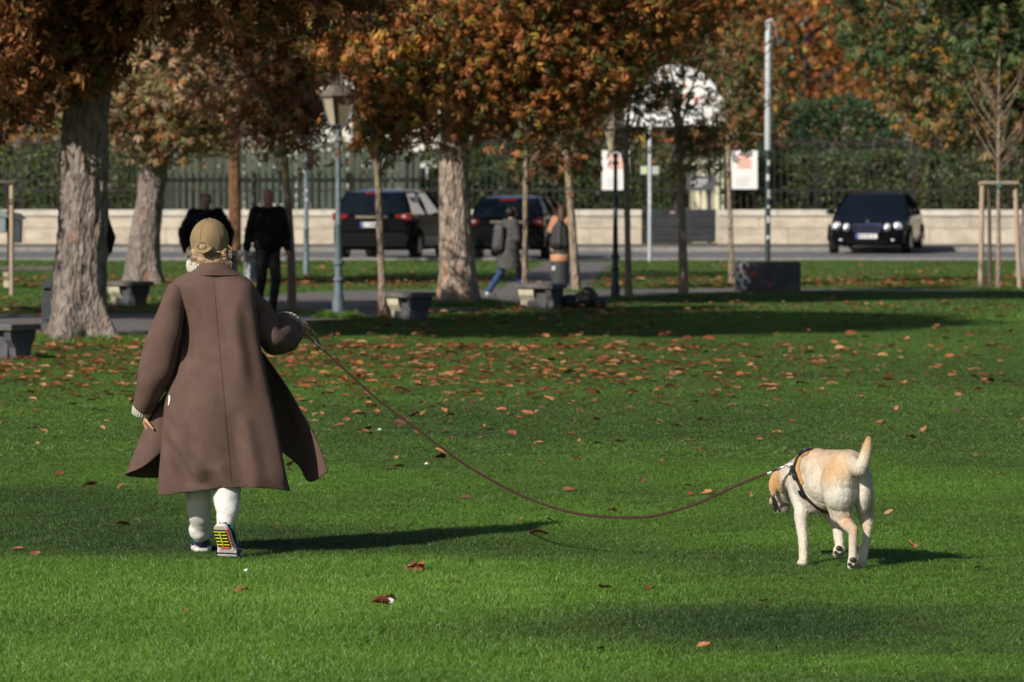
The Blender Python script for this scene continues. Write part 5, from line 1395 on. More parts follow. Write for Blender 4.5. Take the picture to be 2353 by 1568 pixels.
rows = [
 [(470, 606, .06), (448, 610, .04), (456, 612, -.02), (486, 612, -.052), (516, 612, -.03), (528, 610, .03), (515, 606, .06)],
 [(465, 624, .07), (430, 627, .04), (446, 626, -.035), (487, 626, -.078), (532, 626, -.045), (546, 627, .03), (522, 624, .07)],
 [(455, 646, .10), (404, 644, .05), (424, 641, -.045), (490, 641, -.095), (556, 641, -.055), (570, 644, .04), (530, 646, .10)],
 [(450, 675, .14), (394, 668, .04), (420, 668, -.075), (490, 670, -.135), (564, 668, -.12), (582, 668, -.01), (535, 675, .14)],
 [(445, 730, .18), (412, 730, .06), (434, 730, -.055), (493, 730, -.155), (572, 730, -.145), (588, 730, -.05), (545, 730, .18)],
 [(440, 800, .2), (412, 800, .06), (434, 800, -.055), (498, 800, -.165), (579, 800, -.15), (597, 800, -.06), (550, 800, .2)],
 [(430, 880, .2), (387, 880, .03), (408, 880, -.095), (503, 880, -.18), (592, 880, -.155), (614, 880, -.06), (575, 880, .22)],
 [(425, 960, .2), (378, 960, .0), (396, 960, -.14), (508, 960, -.195), (606, 960, -.17), (631, 960, -.08), (590, 960, .2)],
 [(420, 1040, .2), (373, 1040, -.02), (391, 1040, -.15), (512, 1040, -.21), (620, 1040, -.19), (646, 1040, -.11), (612, 1040, .16)],
 [(415, 1090, .2), (368, 1095, -.04), (388, 1095, -.155), (512, 1090, -.215), (628, 1090, -.20), (656, 1092, -.12), (625, 1085, .14)],
 [(412, 1118, .2), (364, 1136, -.06), (398, 1137, -.16), (512, 1122, -.215), (616, 1123, -.20), (665, 1129, -.12), (640, 1110, .12)]]
grid_back = sheet_grid([[Wp(*c) for c in r] for r in rows], 10, 8, relief)
add_grid(b, grid_back)
# right front panel blown out to the side
rows = [
 [(590, 806, .10), (598, 808, .06), (604, 812, .05), (609, 818, .05)],
 [(596, 850, .16), (610, 850, .12), (622, 848, .14), (632, 850, .10)],
 [(606, 900, .28), (628, 905, .25), (648, 900, .17), (666, 900, .10)],
 [(618, 950, .34), (648, 960, .30), (670, 955, .17), (697, 955, .09)],
 [(628, 1000, .38), (664, 1012, .31), (692, 1010, .16), (724, 1005, .07)],
 [(636, 1024, .38), (676, 1048, .28), (706, 1060, .13), (742, 1048, .05)],
 [(640, 1032, .38), (686, 1070, .26), (712, 1107, .10), (754, 1084, .04)]]
def relief2(v, u, p): return Vector((0, .012*v*math.sin(u*5 + 1) + .006*mnoise.noise(Vector((p.x*9, 3, p.z*4))), 0))
add_grid(b, sheet_grid([[Wp(*c) for c in r] for r in rows], 8, 8, relief2))
# left front panel curling forward
rows = [
 [(392, 900, .02), (388, 900, .02), (384, 900, .04), (390, 900, .10), (400, 900, .2)],
 [(388, 955, .00), (362, 958, .00), (344, 960, .05), (362, 960, .14), (392, 960, .24)],
 [(384, 1000, -.01), (350, 1010, -.01), (320, 1015, .05), (346, 1015, .16), (386, 1015, .26)],
 [(380, 1026, -.01), (340, 1052, -.02), (301, 1062, .05), (332, 1070, .17), (382, 1070, .28)],
 [(378, 1032, -.01), (330, 1072, -.02), (289, 1091, .05), (318, 1097, .18), (372, 1098, .30)]]
add_grid(b, sheet_grid([[Wp(*c) for c in r] for r in rows], 8, 8))
solid(b, 'coat', M_wool, wroot, 0.0065)
# sleeves
def sleeve(ctrl, n=28, ks=9, folds=None, cuffdir=None):
    pts = bez([Wp(x, y, d) for x, y, r, d in ctrl], ks); rr = crv([r/S for x, y, r, d in ctrl], ks)
    g = []; prev = None
    for i, p in enumerate(pts):
        t = (pts[min(i+1, len(pts)-1)] - pts[max(i-1, 0)]).normalized()
        a = Vector((0, -1, 0)) if prev is None else prev
        a = (a - t*a.dot(t)).normalized(); prev = a; c = t.cross(a); row = []
        for k in range(n):
            an = 2*math.pi*k/n; q = a*math.cos(an) + c*math.sin(an)
            v = i/(len(pts)-1)
            rel = folds(v, an, p + q*rr[i]) if folds else 0
            row.append(p + q*(rr[i] + rel))
        g.append(row)
    return g
b = MB()
fl = lambda v, an, p: .011*mnoise.noise(Vector((p.x*12 + p.z*4, p.y*11, p.z*8 - p.x*5))) + .005*math.sin(an*2 + v*9)
gl_ = sleeve([(416, 664, 26, -.01), (400, 700, 31, -.02), (386, 745, 34, -.035), (372, 800, 37, -.045), (360, 850, 38, -.045), (346, 893, 34, -.03), (327, 936, 25.5, .01)], folds=fl)
add_grid(b, gl_, True)
fr_ = lambda v, an, p: .016*mnoise.noise(Vector((p.x*18 + p.z*9, p.y*9, p.z*12 - p.x*8))) + .010*math.sin(an*2 + v*16)*math.sin(v*math.pi)
gr2 = sleeve([(560, 672, 25, .03), (584, 705, 28, .035), (604, 745, 31, .03), (620, 772, 35, .03), (638, 776, 38, .10), (650, 765, 41, .19), (655, 757, 38, .28)], folds=fr_)
add_grid(b, gr2, True)
solid(b, 'coat_sleeves', M_wool, wroot, 0.0065)
# ribbed knit cuffs
def ribbed(name, p0, p1, r0, r1, n=120, amp=.0022):
    p0, p1 = Vector(p0), Vector(p1); t = (p1 - p0).normalized(); a = t.orthogonal().normalized(); c = t.cross(a); g = []
    for i, (f, rr) in enumerate(((0, .94), (.1, 1), (.5, 1.02), (.9, 1.0), (1, .93))):
        row = []
        for k in range(n):
            an = 2*math.pi*k/n; r = (r0 + (r1 - r0)*f)*rr + amp*math.sin(an*n/5)
            row.append(p0.lerp(p1, f) + (a*math.cos(an) + c*math.sin(an))*r)
        g.append(row)
    m_ = MB(); add_grid(m_, g, True); return solid(m_, name, M_knit, wroot, 0.004)
ribbed('knit_cuff', Wp(329, 932, .02), Wp(324, 954, .035), .046, .045)
ribbed('knit_cuff', Wp(655, 757, .27), Wp(661, 753, .315), .083, .080)
# coat collar, seam, knitted neck
b = MB()
rows = [[(434, 618, .055), (445, 609, -.02), (483, 604.5, -.066), (520, 608, -.03), (536, 618, .045)],
        [(430, 627, .06), (445, 622, -.035), (485, 618, -.085), (527, 621, -.05), (546, 628, .05)],
        [(418, 637, .06), (434, 635.5, -.046), (487, 633.5, -.088), (546, 635, -.058), (567, 640, .045)]]
add_grid(b, sheet_grid([[Wp(*c) for c in r] for r in rows], 8, 6)); solid(b, 'coat_collar', M_wool, wroot, 0.007)
g = []
for i, (y, rx, ry) in enumerate(((598, 43, .075), (603, 48, .083), (612, 49, .086), (622, 47, .085), (632, 42, .08))):
    cc = Wp(478, y, .03); g.append([cc + Vector((rx/S*math.cos(a) + .0022*math.cos(a)*math.sin(a*44), ry*math.sin(a) + .0022*math.sin(a)*math.sin(a*44), .004*math.cos(a + 1.2)*-3)) for a in [2*math.pi*k/220 for k in range(220)]])
b = MB(); add_grid(b, g, True); solid(b, 'knit_collar', M_knit, wroot, 0.004)
bv = BVHTree.FromPolygons([p for r in grid_back for p in r], [(i*len(grid_back[0])+j, i*len(grid_back[0])+j+1, (i+1)*len(grid_back[0])+j+1, (i+1)*len(grid_back[0])+j) for i in range(len(grid_back)-1) for j in range(len(grid_back[0])-1)])
def on_coat(px, py, off=.0036):
    o = Vector((0, 0, CAM_Z)) - W0; d = (Wp(px, py, 0) - o).normalized(); h = bv.ray_cast(o, d)
    return (h[0] - d*off) if h[0] is not None else Wp(px, py, -.2)
sm = [on_coat(float(np.interp(y, (640, 680, 740, 800, 860, 930, 1000, 1060, 1116), (490, 494, 499, 504, 510, 516, 522, 528, 532))), y, .0042) for y in np.linspace(638, 1117, 150)]
MB().tube(sm, 0.0013, 5).build('back_seam', mat('coat_seam', (0.05, 0.028, 0.024), 0.9), wroot)
hem = [on_coat(x, y) for x, y in ((369, 1130), (400, 1131), (440, 1129), (500, 1117), (560, 1116), (620, 1118), (655, 1120))]
MB().tube(bez(hem, 6), 0.0012, 5).build('hem_seam', MATS['coat_seam'], wroot)
# paper bag showing from the side pocket
pk = [on_coat(x, y, .008) for x, y in ((385, 910), (388, 907), (391, 911), (391, 919), (388, 930), (386, 934), (383, 925), (383, 916))]
o = MB().add(pk + [p + Vector((0, .006, 0)) for p in pk], [tuple(range(8)), tuple(reversed(range(8, 16)))] + [(k, 8+k, 8+(k+1) % 8, (k+1) % 8) for k in range(8)]).build('pocket_tissue', mat('tissue', (0.75, 0.68, 0.64), 0.7), wroot, smooth=False)
pk = [on_coat(x, y, .0045) for x, y in ((390, 868), (388, 885), (386, 900), (387, 912))]
MB().tube(pk, [(.0015, .002), (.005, .002), (.006, .002), (.002, .002)], 6).build('pocket_slit', MATS['coat_seam'], wroot)
# --- cap
cc = Wp(481.5, 557, .055)
M_cap = mat('cap_khaki', (0.255, 0.178, 0.088), 0.85, var=0.10, vscale=18, bump=0.35, bscale=300)
g = []; nth = 22; nph = 72
for i in range(nth + 1):
    row = []
    for k in range(nph):
        ph = 2*math.pi*k/nph
        th = (0.02 + (1.72 - .02)*i/nth) if i else .001
        thm = 1.80 - .10*math.cos(ph + math.pi/2)   # lower at the back
        f_ = i/nth; back = .5 - .5*math.sin(ph)
        if f_ <= .62: th = max(.001, math.pi/2*f_/.62); sr, z = math.sin(th), math.cos(th)
        else: g_f = (f_ - .62)/.38; sr = 1 - .05*g_f - .06*g_f*g_f*back; z = -(.26 + .40*back)*g_f
        x, y = sr*math.cos(ph), sr*math.sin(ph)
        # arch opening over the bun at the back
        lift = 0
        pan = 1 + .012*abs(math.sin(3*ph))*math.sin(th) + .020*mnoise.noise(Vector((x*2.6, y*2.6, z*3.2 + 4)))
        row.append(cc + Vector((x*.0925*pan, y*.108*pan, z*.110*pan + .004)))
    g.append(row)
b = MB(); add_grid(b, g, True); cap_o = solid(b, 'cap', M_cap, wroot, 0.003)
MB().ell(cc + Vector((0, 0, .117)), (.007, .007, .004)).build('cap_button', M_cap, cap_o)
for k in range(6):
    an = k*math.pi/3 + .1; q = []
    for i in range(1, 20):
        th = 1.62*i/20; q.append(cc + Vector((math.sin(th)*math.cos(an)*.0950, math.sin(th)*math.sin(an)*.1108, math.cos(th)*.1125 + .004)))
    MB().tube(q, .0013, 5).build('cap_seam', mat('cap_seam', (0.22, 0.16, 0.075), 0.9), cap_o)
MB().add([cc + Vector((x*.075, .085 + y*.075, -.012 - .018*x*x - .012*y)) for y, w in ((0, 1), (.5, .95), (.85, .75), (1.0, .4)) for x in (-w, -w/2, 0, w/2, w)], [(i*5+j, i*5+j+1, i*5+j+6, i*5+j+5) for i in range(3) for j in range(4)]).build('cap_brim', M_cap, cap_o).modifiers.new('t', 'SOLIDIFY').thickness = .004
st = [Wp(490, 578, -.064), Wp(503, 579, -.062), Wp(514, 577, -.048), Wp(519, 572, -.036)]
MB().tube(bez(st, 4), [(.0035, .002)]*13, 6).build('cap_strap', mat('strap_tan', (0.42, 0.34, 0.18), 0.7), cap_o)
# --- hair: a bun through the strap gap and a rolled nape
rh = np.random.default_rng(9)
b = MB(); bc_ = Wp(467, 568, -.074); b.ell(bc_, (.036, .026, .026)); b.ell(Wp(482, 572, -.066), (.022, .02, .016))
b.cap(Wp(450, 593, -.022), Wp(514, 594, -.020), .024, .022); b.cap(Wp(462, 598, -.036), Wp(502, 599, -.034), .020, .019); b.ell(Wp(480, 604, -.03), (.052, .028, .018)); b.cap(Wp(447, 578, .0), Wp(452, 592, -.01), .018, .018); b.cap(Wp(514, 578, .0), Wp(511, 592, -.01), .016, .016)
hair = organic('hair', b, .005, 2, M_hairb, wroot, disp=lambda c, n: .0022*np.array([mnoise.noise(Vector((p[0]*45 + 3*math.sin(p[2]*40), p[1]*30, p[2]*140))) for p in c]))
q = MB()
for i in range(90):
    u = rh.uniform(-1, 1); s0 = Wp(481 + 36*u, 589 + rh.uniform(-3, 6), -.040 + .03*u*u); s1 = s0 + Vector((rh.normal()*.012 + .012*u, -.012, -.012 - rh.uniform(0, .01))); s2 = s1 + Vector((rh.normal()*.014, .004, -.022*rh.uniform(.5, 1.4)))
    q.tube(bez([s0, s1, s2], 4), .0011, 4)
for i in range(60):
    a0 = rh.uniform(0, 6.28); r_ = .030*rh.uniform(.8, 1.1); cxx = bc_ + Vector((rh.normal()*.005, -.010, rh.normal()*.004))
    q.tube([cxx + Vector((r_*1.1*math.cos(a0 + t), -.014*math.sin(t*.8), r_*.78*math.sin(a0 + t))) for t in [k*.22 for k in range(9)]], .0011, 4)
for s in (-1, 1):
    for i in range(7):
        s0 = Wp(481 + s*43, 568 + rh.uniform(-6, 14), .01); q.tube(bez([s0, s0 + Vector((s*.014*rh.uniform(.4, 1.3), -.01, -.010)), s0 + Vector((s*.018*rh.uniform(0, 1.5), -.01, -.038*rh.uniform(.5, 1.2)))], 4), .0008, 4)
tag(q.build('hair_strands', mat('hair_light', (0.50, 0.37, 0.22), 0.4), hair), kind='stuff')

# ------------------------------------------------------------------ people in the background
def figure(label, base, rz, hgt, skin=None, jacket=(0.01, 0.01, 0.012), trouser=(0.005, 0.005, 0.006), hair=None, arms=None, legs=None, bulk=1.0, coatlen=0.0,
           shoes=(0.02, 0.02, 0.02), head_turn=0.0, lean=0.0, long_hair=False, jrough=0.7, vox=0.011, hairk=1.0):
    """faces local -y; all sizes for a 1.78 m figure, scaled"""
    k = hgt/1.78; t = thing('person', base, label, 'person', None, rz)
    def V3(x, y, z): return Vector((x*k, y*k, z*k))
    arms = arms or {}; legs = legs or {}
    sh = {s: V3(s*.175, lean*.4, 1.45) for s in (-1, 1)}
    el = {s: V3(*arms.get(('e', s), (s*.26, .02, 1.17))) for s in (-1, 1)}; wr = {s: V3(*arms.get(('w', s), (s*.27, -.06, .93))) for s in (-1, 1)}
    hp = {s: V3(s*.085, 0, .93) for s in (-1, 1)}; kn = {s: V3(*legs.get(('k', s), (s*.10, -.02, .50))) for s in (-1, 1)}; an = {s: V3(*legs.get(('a', s), (s*.10, .02, .10))) for s in (-1, 1)}
    hcn = V3(0, -.02 + lean, 1.655); f = Vector((math.sin(head_turn), -math.cos(head_turn), 0))
    b = MB(); head(b, hcn, f, k=k*1.02); b.cap(hcn + V3(0, .01, -.07), V3(0, .01 + lean*.4, 1.42), .055*k, .065*k)
    b.cap(V3(-.1, 0, 1.38), V3(.1, 0, 1.38), .1*k); b.cap(V3(0, 0, 1.3), V3(0, 0, 1.0), .13*k, .12*k)
    for s in (-1, 1):
        b.cap(sh[s], el[s], .045*k, .04*k); b.cap(el[s], wr[s], .038*k, .026*k)
        d = (wr[s] - el[s]).normalized(); hand(b, wr[s], d, (-s, -.2, 0), s*1, .45, k*1.02)
        b.cap(hp[s], kn[s], .08*k, .055*k); b.cap(kn[s], an[s], .05*k, .035*k)
    organic('body', b, vox*.8, 2, mat('skin_%s' % label[:12], skin, .55) if skin else M_skin, t)
    face(t, hcn, f, k=k*1.02)
    b = MB(); g_ = .018*k*bulk + .012*k
    for s in (-1, 1):
        b.cap(sh[s], el[s], .06*k + g_, .052*k + g_*.8); b.cap(el[s], el[s].lerp(wr[s], .93), .050*k + g_*.8, .038*k + g_*.5)
        b.cap(V3(s*.09, lean*.3, 1.38), V3(s*.085, 0, 1.0), .105*k + g_, .10*k + g_); b.cap(V3(s*.05, .01 + lean*.4, 1.47), sh[s], .055*k, .06*k + g_*.5)
    b.cap(V3(0, lean*.3, 1.36), V3(0, 0, .98), .13*k + g_, .12*k + g_)
    if coatlen: b.tube([V3(0, 0, 1.15), V3(0, 0, .95), V3(0, .01, coatlen)], [(.17*k + g_, .15*k + g_), (.19*k + g_, .16*k + g_), (.235*k + g_, .20*k + g_)], 24)
    b.tube([V3(0, .012 + lean*.4, 1.47), V3(0, .008 + lean*.5, 1.54)], [.075*k, .068*k], 16)
    organic('coat' if coatlen else 'jacket', b, vox, 3, mat('cloth_%s' % label[:14], jacket, jrough, var=.2, vscale=12, bump=.3, bscale=18, spec=.15), t,
            disp=lambda c, n: .008*k*bulk*np.array([mnoise.noise(Vector((p[0]*10, p[1]*10, p[2]*16))) for p in c]))
    b = MB()
    b.cap(hp[-1], hp[1], .105*k)
    for s in (-1, 1): b.cap(hp[s], kn[s], .098*k, .075*k); b.cap(kn[s], an[s], .072*k, .060*k)
    organic('trousers', b, vox, 3, mat('trousers_%s' % label[:14], trouser, .8, var=.2, vscale=14), t, disp=lambda c, n: .004*k*np.array([mnoise.noise(Vector((p[0]*14, p[1]*14, p[2]*22))) for p in c]))
    for s in (-1, 1):
        a = an[s]; dz = Vector((0, 0, 0)); lift = max(0, a.z - .10*k)
        q = MB().cap(a + V3(0, .03, -.045), a + V3(0, -.09, -.06), .042*k, .040*k).cap(a + V3(0, -.06, -.065), a + V3(s*.01, -.16, -.070), .040*k, .032*k)
        q.cap(a + V3(0, .03, -.075), a + V3(s*.01, -.165, -.078), .030*k, .028*k)
        organic('shoe', q, vox*.8, 2, mat('shoes_%s' % label[:12], shoes, .5), t)
    if hair:
        b = MB(); up = Vector((0, 0, 1))
        b.ell(hcn + up*(.045 - .10*(hairk - 1))*k - f*(.018 + .08*(hairk - 1))*k, (.084*k*hairk, .084*k*hairk, .084*k*hairk))
        if long_hair: b.cap(hcn - f*.05*k, hcn - f*.085*k - up*.27*k, .10*k, .10*k); b.ell(hcn - up*.01*k - f*.03*k, (.115*k, .115*k, .125*k))
        organic('hair', b, vox, 2, mat('hair_%s' % label[:12], hair, .5, var=.3, vscale=30), t, disp=lambda c, n: .006*k*np.array([mnoise.noise(Vector(p*25)) for p in c]))
    return t, k
DK = (0.004, 0.004, 0.005)
p1 = Vector((P(474, 600, 57).x, 57, 0))
t, k = figure('dark-haired man in a bulky black jacket seen above the head of the woman', p1, 0.08, 1.66, skin=(0.30, 0.16, 0.11), jacket=(0.004, 0.004, 0.008), hair=(0.010, 0.008, 0.007),
       arms={('e', -1): (-.34, .03, 1.18), ('e', 1): (.34, .03, 1.18), ('w', -1): (-.30, -.10, .92), ('w', 1): (.30, -.10, .92)}, bulk=2.2)
MB().ell(Vector((-.13*k, -.17*k, 1.36*k)), (.012, .006, .01)).build('badge', mat('badge_blue', (0.15, 0.2, 0.4), .5), t)
p2 = G(616, 724)
t, k = figure('bare-headed man in black jacket and trousers walking beside the leaning tree', (p2.x, p2.y, 0), 0.35, 1.72, skin=(0.38, 0.18, 0.13), jacket=DK, trouser=(0.005, 0.005, 0.006), head_turn=-0.9,
       arms={('e', -1): (-.25, .05, 1.17), ('w', -1): (-.33, -.04, .92)}, legs={('k', 1): (.08, -.12, .50), ('a', 1): (.06, -.02, .10), ('a', -1): (-.12, .12, .11)}, bulk=1.1)
for z in (1.05, 1.12, 1.19, 1.26, 1.33):
    pass
p3 = Vector((P(206, 720, 54.2).x, 54.2, 0))
figure('person in black mostly hidden behind the largest chestnut trunk', p3, 0.2, 1.66, skin=(0.3, 0.15, 0.1), jacket=DK, trouser=DK, hair=(0.01, 0.01, 0.01), bulk=1.2,
       arms={('e', 1): (.30, .02, 1.15), ('w', 1): (.26, -.10, .95)})
# walker in a grey coat, going right, seen from the side and behind
p4 = G(1170, 684)
t, k = figure('walker in long grey coat, blue jeans and white shoes with a dark backpack', (p4.x, p4.y, 0), math.pi/2 + 0.55, 1.42, skin=(0.45, 0.22, 0.15), hairk=1.28, jacket=(0.075, 0.073, 0.07), trouser=(0.02, 0.05, 0.15), hair=(0.010, 0.008, 0.008),
       legs={('k', -1): (-.08, -.20, .52), ('a', -1): (-.08, -.26, .10), ('k', 1): (.08, .14, .50), ('a', 1): (.08, .42, .13)}, coatlen=.56, shoes=(0.6, 0.6, 0.6), bulk=1.2, lean=-.05,
       arms={('e', -1): (-.23, -.04, 1.16), ('w', -1): (-.20, -.24, 1.02), ('e', 1): (.24, .04, 1.16), ('w', 1): (.22, -.2, 1.05)})
bk = MB().cap((.0, .24*k, 1.36*k), (0, .26*k, 1.0*k), .10*k, .12*k).cap((-.07*k, .22*k, 1.36*k), (-.07*k, .24*k, .98*k), .07*k).cap((.07*k, .22*k, 1.36*k), (.07*k, .24*k, .98*k), .07*k)
bo = organic('backpack', bk, .01, 3, mat('backpack_grey', (0.055, 0.048, 0.055), .6, var=.2, vscale=12), None)
def as_thing(o, holder, label, cat):
    o.matrix_world = Matrix.Translation(holder.location) @ Matrix.Rotation(holder.rotation_euler.z, 4, 'Z'); tag(o, label, cat); return o
as_thing(bo, t, 'dark grey backpack worn by the walker in the grey coat', 'backpack')
p5 = Vector((P(1292, 640, 72.0).x, 72.0, 0))
t, k = figure('woman with long brown hair in a peach top standing behind the round litter bin', p5, math.pi - 0.25, 1.40, skin=(0.50, 0.27, 0.18), jacket=(0.45, 0.22, 0.14), trouser=(0.20, 0.34, 0.55), hair=(0.065, 0.025, 0.015), coatlen=.74, long_hair=True,
       arms={('e', 1): (.26, .02, 1.20), ('w', 1): (.16, -.2, 1.15), ('e', -1): (-.25, .03, 1.2), ('w', -1): (-.2, -.18, 1.1)}, shoes=(.5, .5, .5))
bk = MB().cap((.0, .20*k, 1.33*k), (0, .23*k, .92*k), .11*k, .15*k).cap((-.08*k, .2*k, 1.24*k), (-.12*k, .22*k, .90*k), .10*k, .12*k).cap((.08*k, .2*k, 1.24*k), (.12*k, .22*k, .90*k), .10*k, .12*k)
bo = organic('backpack', bk, .01, 3, mat('backpack_black', (0.012, 0.012, 0.014), .6, var=.2, vscale=12), None)
as_thing(bo, t, 'round black backpack worn by the brown-haired woman at the litter bin', 'backpack')
# ================================================================== THE DOG
DY = 19.35
droot = thing('dog', (P(1930, 1300, DY).x, DY, 0), 'cream and tan labrador on a brown harness sniffing away from the camera', 'dog')
D0 = droot.location.copy()
def Dp(px, py, dy): return P(px, py, DY + dy) - D0
SD = FPX/DY
b = MB()
def dc(p, q, r1, r2=None): b.cap(Dp(*p), Dp(*q), r1/SD, (r2 if r2 is not None else r1)/SD, 18)
def de(p, rx, ry, rz, M_=None): b.ell(Dp(*p), (rx/SD, ry/SD, rz/SD), M_, 20, 14)
# trunk
de((1945, 1078, .02), 52, 52, 45); dc((1940, 1076, .0), (1905, 1080, .12), 42, 47)
de((1898, 1100, .14), 54, 70, 62); de((1872, 1102, .24), 56, 70, 66); dc((1900, 1128, .14), (1868, 1130, .26), 44, 52)
de((1862, 1078, .24), 44, 60, 44); de((1880, 1072, .16), 44, 50, 42)
de((1850, 1120, .28), 40, 50, 56)
# neck and head
dc((1856, 1082, .30), (1822, 1096, .38), 42, 34); dc((1822, 1096, .38), (1800, 1108, .44), 34, 27)
de((1796, 1108, .46), 25, 34, 27); dc((1800, 1124, .46), (1797, 1140, .47), 22, 17)
dc((1790, 1128, .50), (1786, 1152, .54), 19, 13.5); dc((1786, 1152, .54), (1786, 1158, .55), 13.5, 12); dc((1800, 1150, .48), (1803, 1166, .48), 15, 14)
# left ear (flap hanging from the skull)
ME = Matrix.Rotation(0.22, 3, 'Y')
b.ell(Dp(1780, 1106, .41), (13/SD, .016, 27/SD), ME, 18, 12); b.ell(Dp(1776, 1124, .41), (9/SD, .012, 18/SD), Matrix.Rotation(-.1, 3, 'Y'), 18, 12)
b.ell(Dp(1803, 1104, .53), (.03, .016, .05), None)
# left foreleg, planted
dc((1846, 1088, .27), (1836, 1124, .25), 30, 25); dc((1836, 1124, .25), (1841, 1170, .22), 25, 16); dc((1841, 1170, .22), (1840, 1192, .20), 16, 15.5)
dc((1840, 1192, .20), (1845, 1232, .17), 14.5, 12); dc((1845, 1232, .17), (1846, 1284, .13), 12, 9.5)
de((1844, 1294, .125), 12.5, 19, 9.5); 
for q in (-8, -2.7, 2.7, 8): b.cap(Dp(1844 + q, 1296, .135), Dp(1843 + q*1.15, 1299, .165), 5.2/SD, 4.8/SD, 12)
# right foreleg, lifted, pads to the camera
dc((1890, 1135, .28), (1908, 1180, .30), 26, 17); dc((1908, 1180, .30), (1925, 1212, .30), 16, 13); dc((1925, 1212, .30), (1929, 1250, .22), 13, 11.5)
de((1928, 1264, .20), 14.5, 11, 13.5)
for q in (-9, -3, 3, 9): b.cap(Dp(1928 + q, 1268, .205), Dp(1928 + q*1.1, 1275, .215), 5/SD, 4.6/SD, 12)
# left hind leg
de((1928, 1108, -.01), 42, 52, 56); de((1930, 1132, -.02), 39, 48, 44); dc((1931, 1140, -.02), (1939, 1186, -.02), 35, 17); dc((1926, 1150, .0), (1928, 1180, .02), 32, 22)
dc((1930, 1176, .02), (1945, 1203, -.03), 24, 15); dc((1945, 1203, -.03), (1960, 1217, -.09), 15, 11.5)
dc((1960, 1217, -.09), (1960, 1262, -.105), 11.5, 9.5); dc((1960, 1262, -.105), (1960, 1286, -.10), 9.5, 10.5)
de((1960, 1293, -.10), 12.5, 10, 13)
for q, e in ((-8, 0), (-2.8, 5), (3, 5), (8, 0)): b.cap(Dp(1960 + q, 1299, -.10), Dp(1960 + q*1.05, 1303 + e, -.10), 4.9/SD, 4.6/SD, 12)
# right hind leg
de((1980, 1106, .04), 25, 46, 46); de((1982, 1132, .03), 24, 44, 50); dc((1983, 1150, .04), (1988, 1184, .06), 22, 17); dc((1988, 1184, .06), (1994, 1217, -.0), 17, 9.5)
dc((1994, 1217, -.0), (1986, 1268, -.02), 9.5, 9.5); dc((1985, 1262, -.03), (1980, 1296, -.04), 11, 11); de((1979, 1299, -.02), 12.5, 20, 11)
# tail
tl = bez([Dp(1950, 1062, -.03), Dp(1966, 1073, -.10), Dp(1979, 1070, -.14), Dp(1988, 1047, -.15), Dp(1993, 1026, -.14), Dp(1996, 1010, -.13)], 6); tr_ = crv([v/SD for v in (23, 20, 16.5, 13.5, 11.5, 7.5)], 6)
for i in range(len(tl) - 1): b.cap(tl[i], tl[i+1], tr_[i], tr_[i+1], 14)
def dcol(c):
    base = np.array((0.74, 0.68, 0.575)); out = np.tile(base, (len(c), 1))
    def blend(pt, r, col, k=1.0):
        d = np.linalg.norm(c - np.array(Dp(*pt)), axis=1); w = (k*np.exp(-(d/r)**2.5))[:, None]
        out[:] = out*(1 - w) + np.array(col)*w
    blend((1880, 1035, .15), .12, (0.60, 0.42, 0.24), .8); blend((1935, 1035, .0), .09, (0.60, 0.42, 0.25), .65); blend((1908, 1078, -.06), .085, (0.66, 0.42, 0.21), .85); blend((1925, 1085, -.09), .05, (0.66, 0.42, 0.21), .5); blend((1962, 1078, -.10), .05, (0.62, 0.47, 0.30), .5)
    blend((1944, 1194, -.07), .042, (0.62, 0.33, 0.13), .95); blend((1963, 1216, -.11), .040, (0.56, 0.34, 0.17), .8); blend((1962, 1245, -.12), .035, (0.56, 0.40, 0.26), .6); blend((1840, 1190, .16), .028, (0.40, 0.28, 0.18), .4)
    blend((1779, 1108, .39), .062, (0.60, 0.33, 0.13), .95); blend((1790, 1095, .40), .03, (0.50, 0.24, 0.09), .6); blend((1775, 1126, .39), .03, (0.62, 0.36, 0.15), .8)
    blend((1996, 1012, -.13), .055, (0.52, 0.27, 0.10), .95); blend((1998, 1042, -.13), .045, (0.54, 0.31, 0.14), .85); blend((1990, 1025, -.16), .035, (0.60, 0.42, 0.24), .7); blend((1982, 1300, -.04), .03, (0.55, 0.36, 0.18), .6); blend((1994, 1215, 0), .03, (0.56, 0.38, 0.2), .6)
    blend((1803, 1168, .45), .036, (0.16, 0.125, 0.10), .9); blend((1785, 1160, .55), .03, (0.25, 0.20, 0.16), .7); blend((1800, 1150, .42), .02, (0.3, 0.24, 0.19), .6)
    blend((1840, 1150, .2), .10, (0.72, 0.69, 0.63), .8); blend((1935, 1150, -.08), .08, (0.74, 0.71, 0.64), .8); blend((1940, 1240, -.1), .09, (0.70, 0.66, 0.58), .3); blend((1845, 1230, .15), .08, (0.70, 0.66, 0.58), .5); blend((1845, 1260, .12), .07, (0.72, 0.64, 0.5), .5)
    n = np.array([mnoise.fractal(Vector(p*28), 1.0, 2.0, 3) for p in c])[:, None]
    return np.clip(out*(1 + .10*n), .01, .95)
M_fur = leafmat('dog_fur', 0.0, 0.85)
_n = M_fur.node_tree; _b = _n.nodes['Principled BSDF']; _tc = _n.nodes.new('ShaderNodeTexCoord'); _mp = _n.nodes.new('ShaderNodeMapping'); _mp.inputs['Scale'].default_value = (1, 1, .3)
_nz = _n.nodes.new('ShaderNodeTexNoise'); _nz.inputs['Scale'].default_value = 220; _nz.inputs['Detail'].default_value = 4; _bp = _n.nodes.new('ShaderNodeBump'); _bp.inputs['Strength'].default_value = .5; _bp.inputs['Distance'].default_value = .006
_n.links.new(_tc.outputs['Object'], _mp.inputs[0]); _n.links.new(_mp.outputs[0], _nz.inputs['Vector']); _n.links.new(_nz.outputs['Fac'], _bp.inputs['Height']); _n.links.new(_bp.outputs[0], _b.inputs['Normal'])
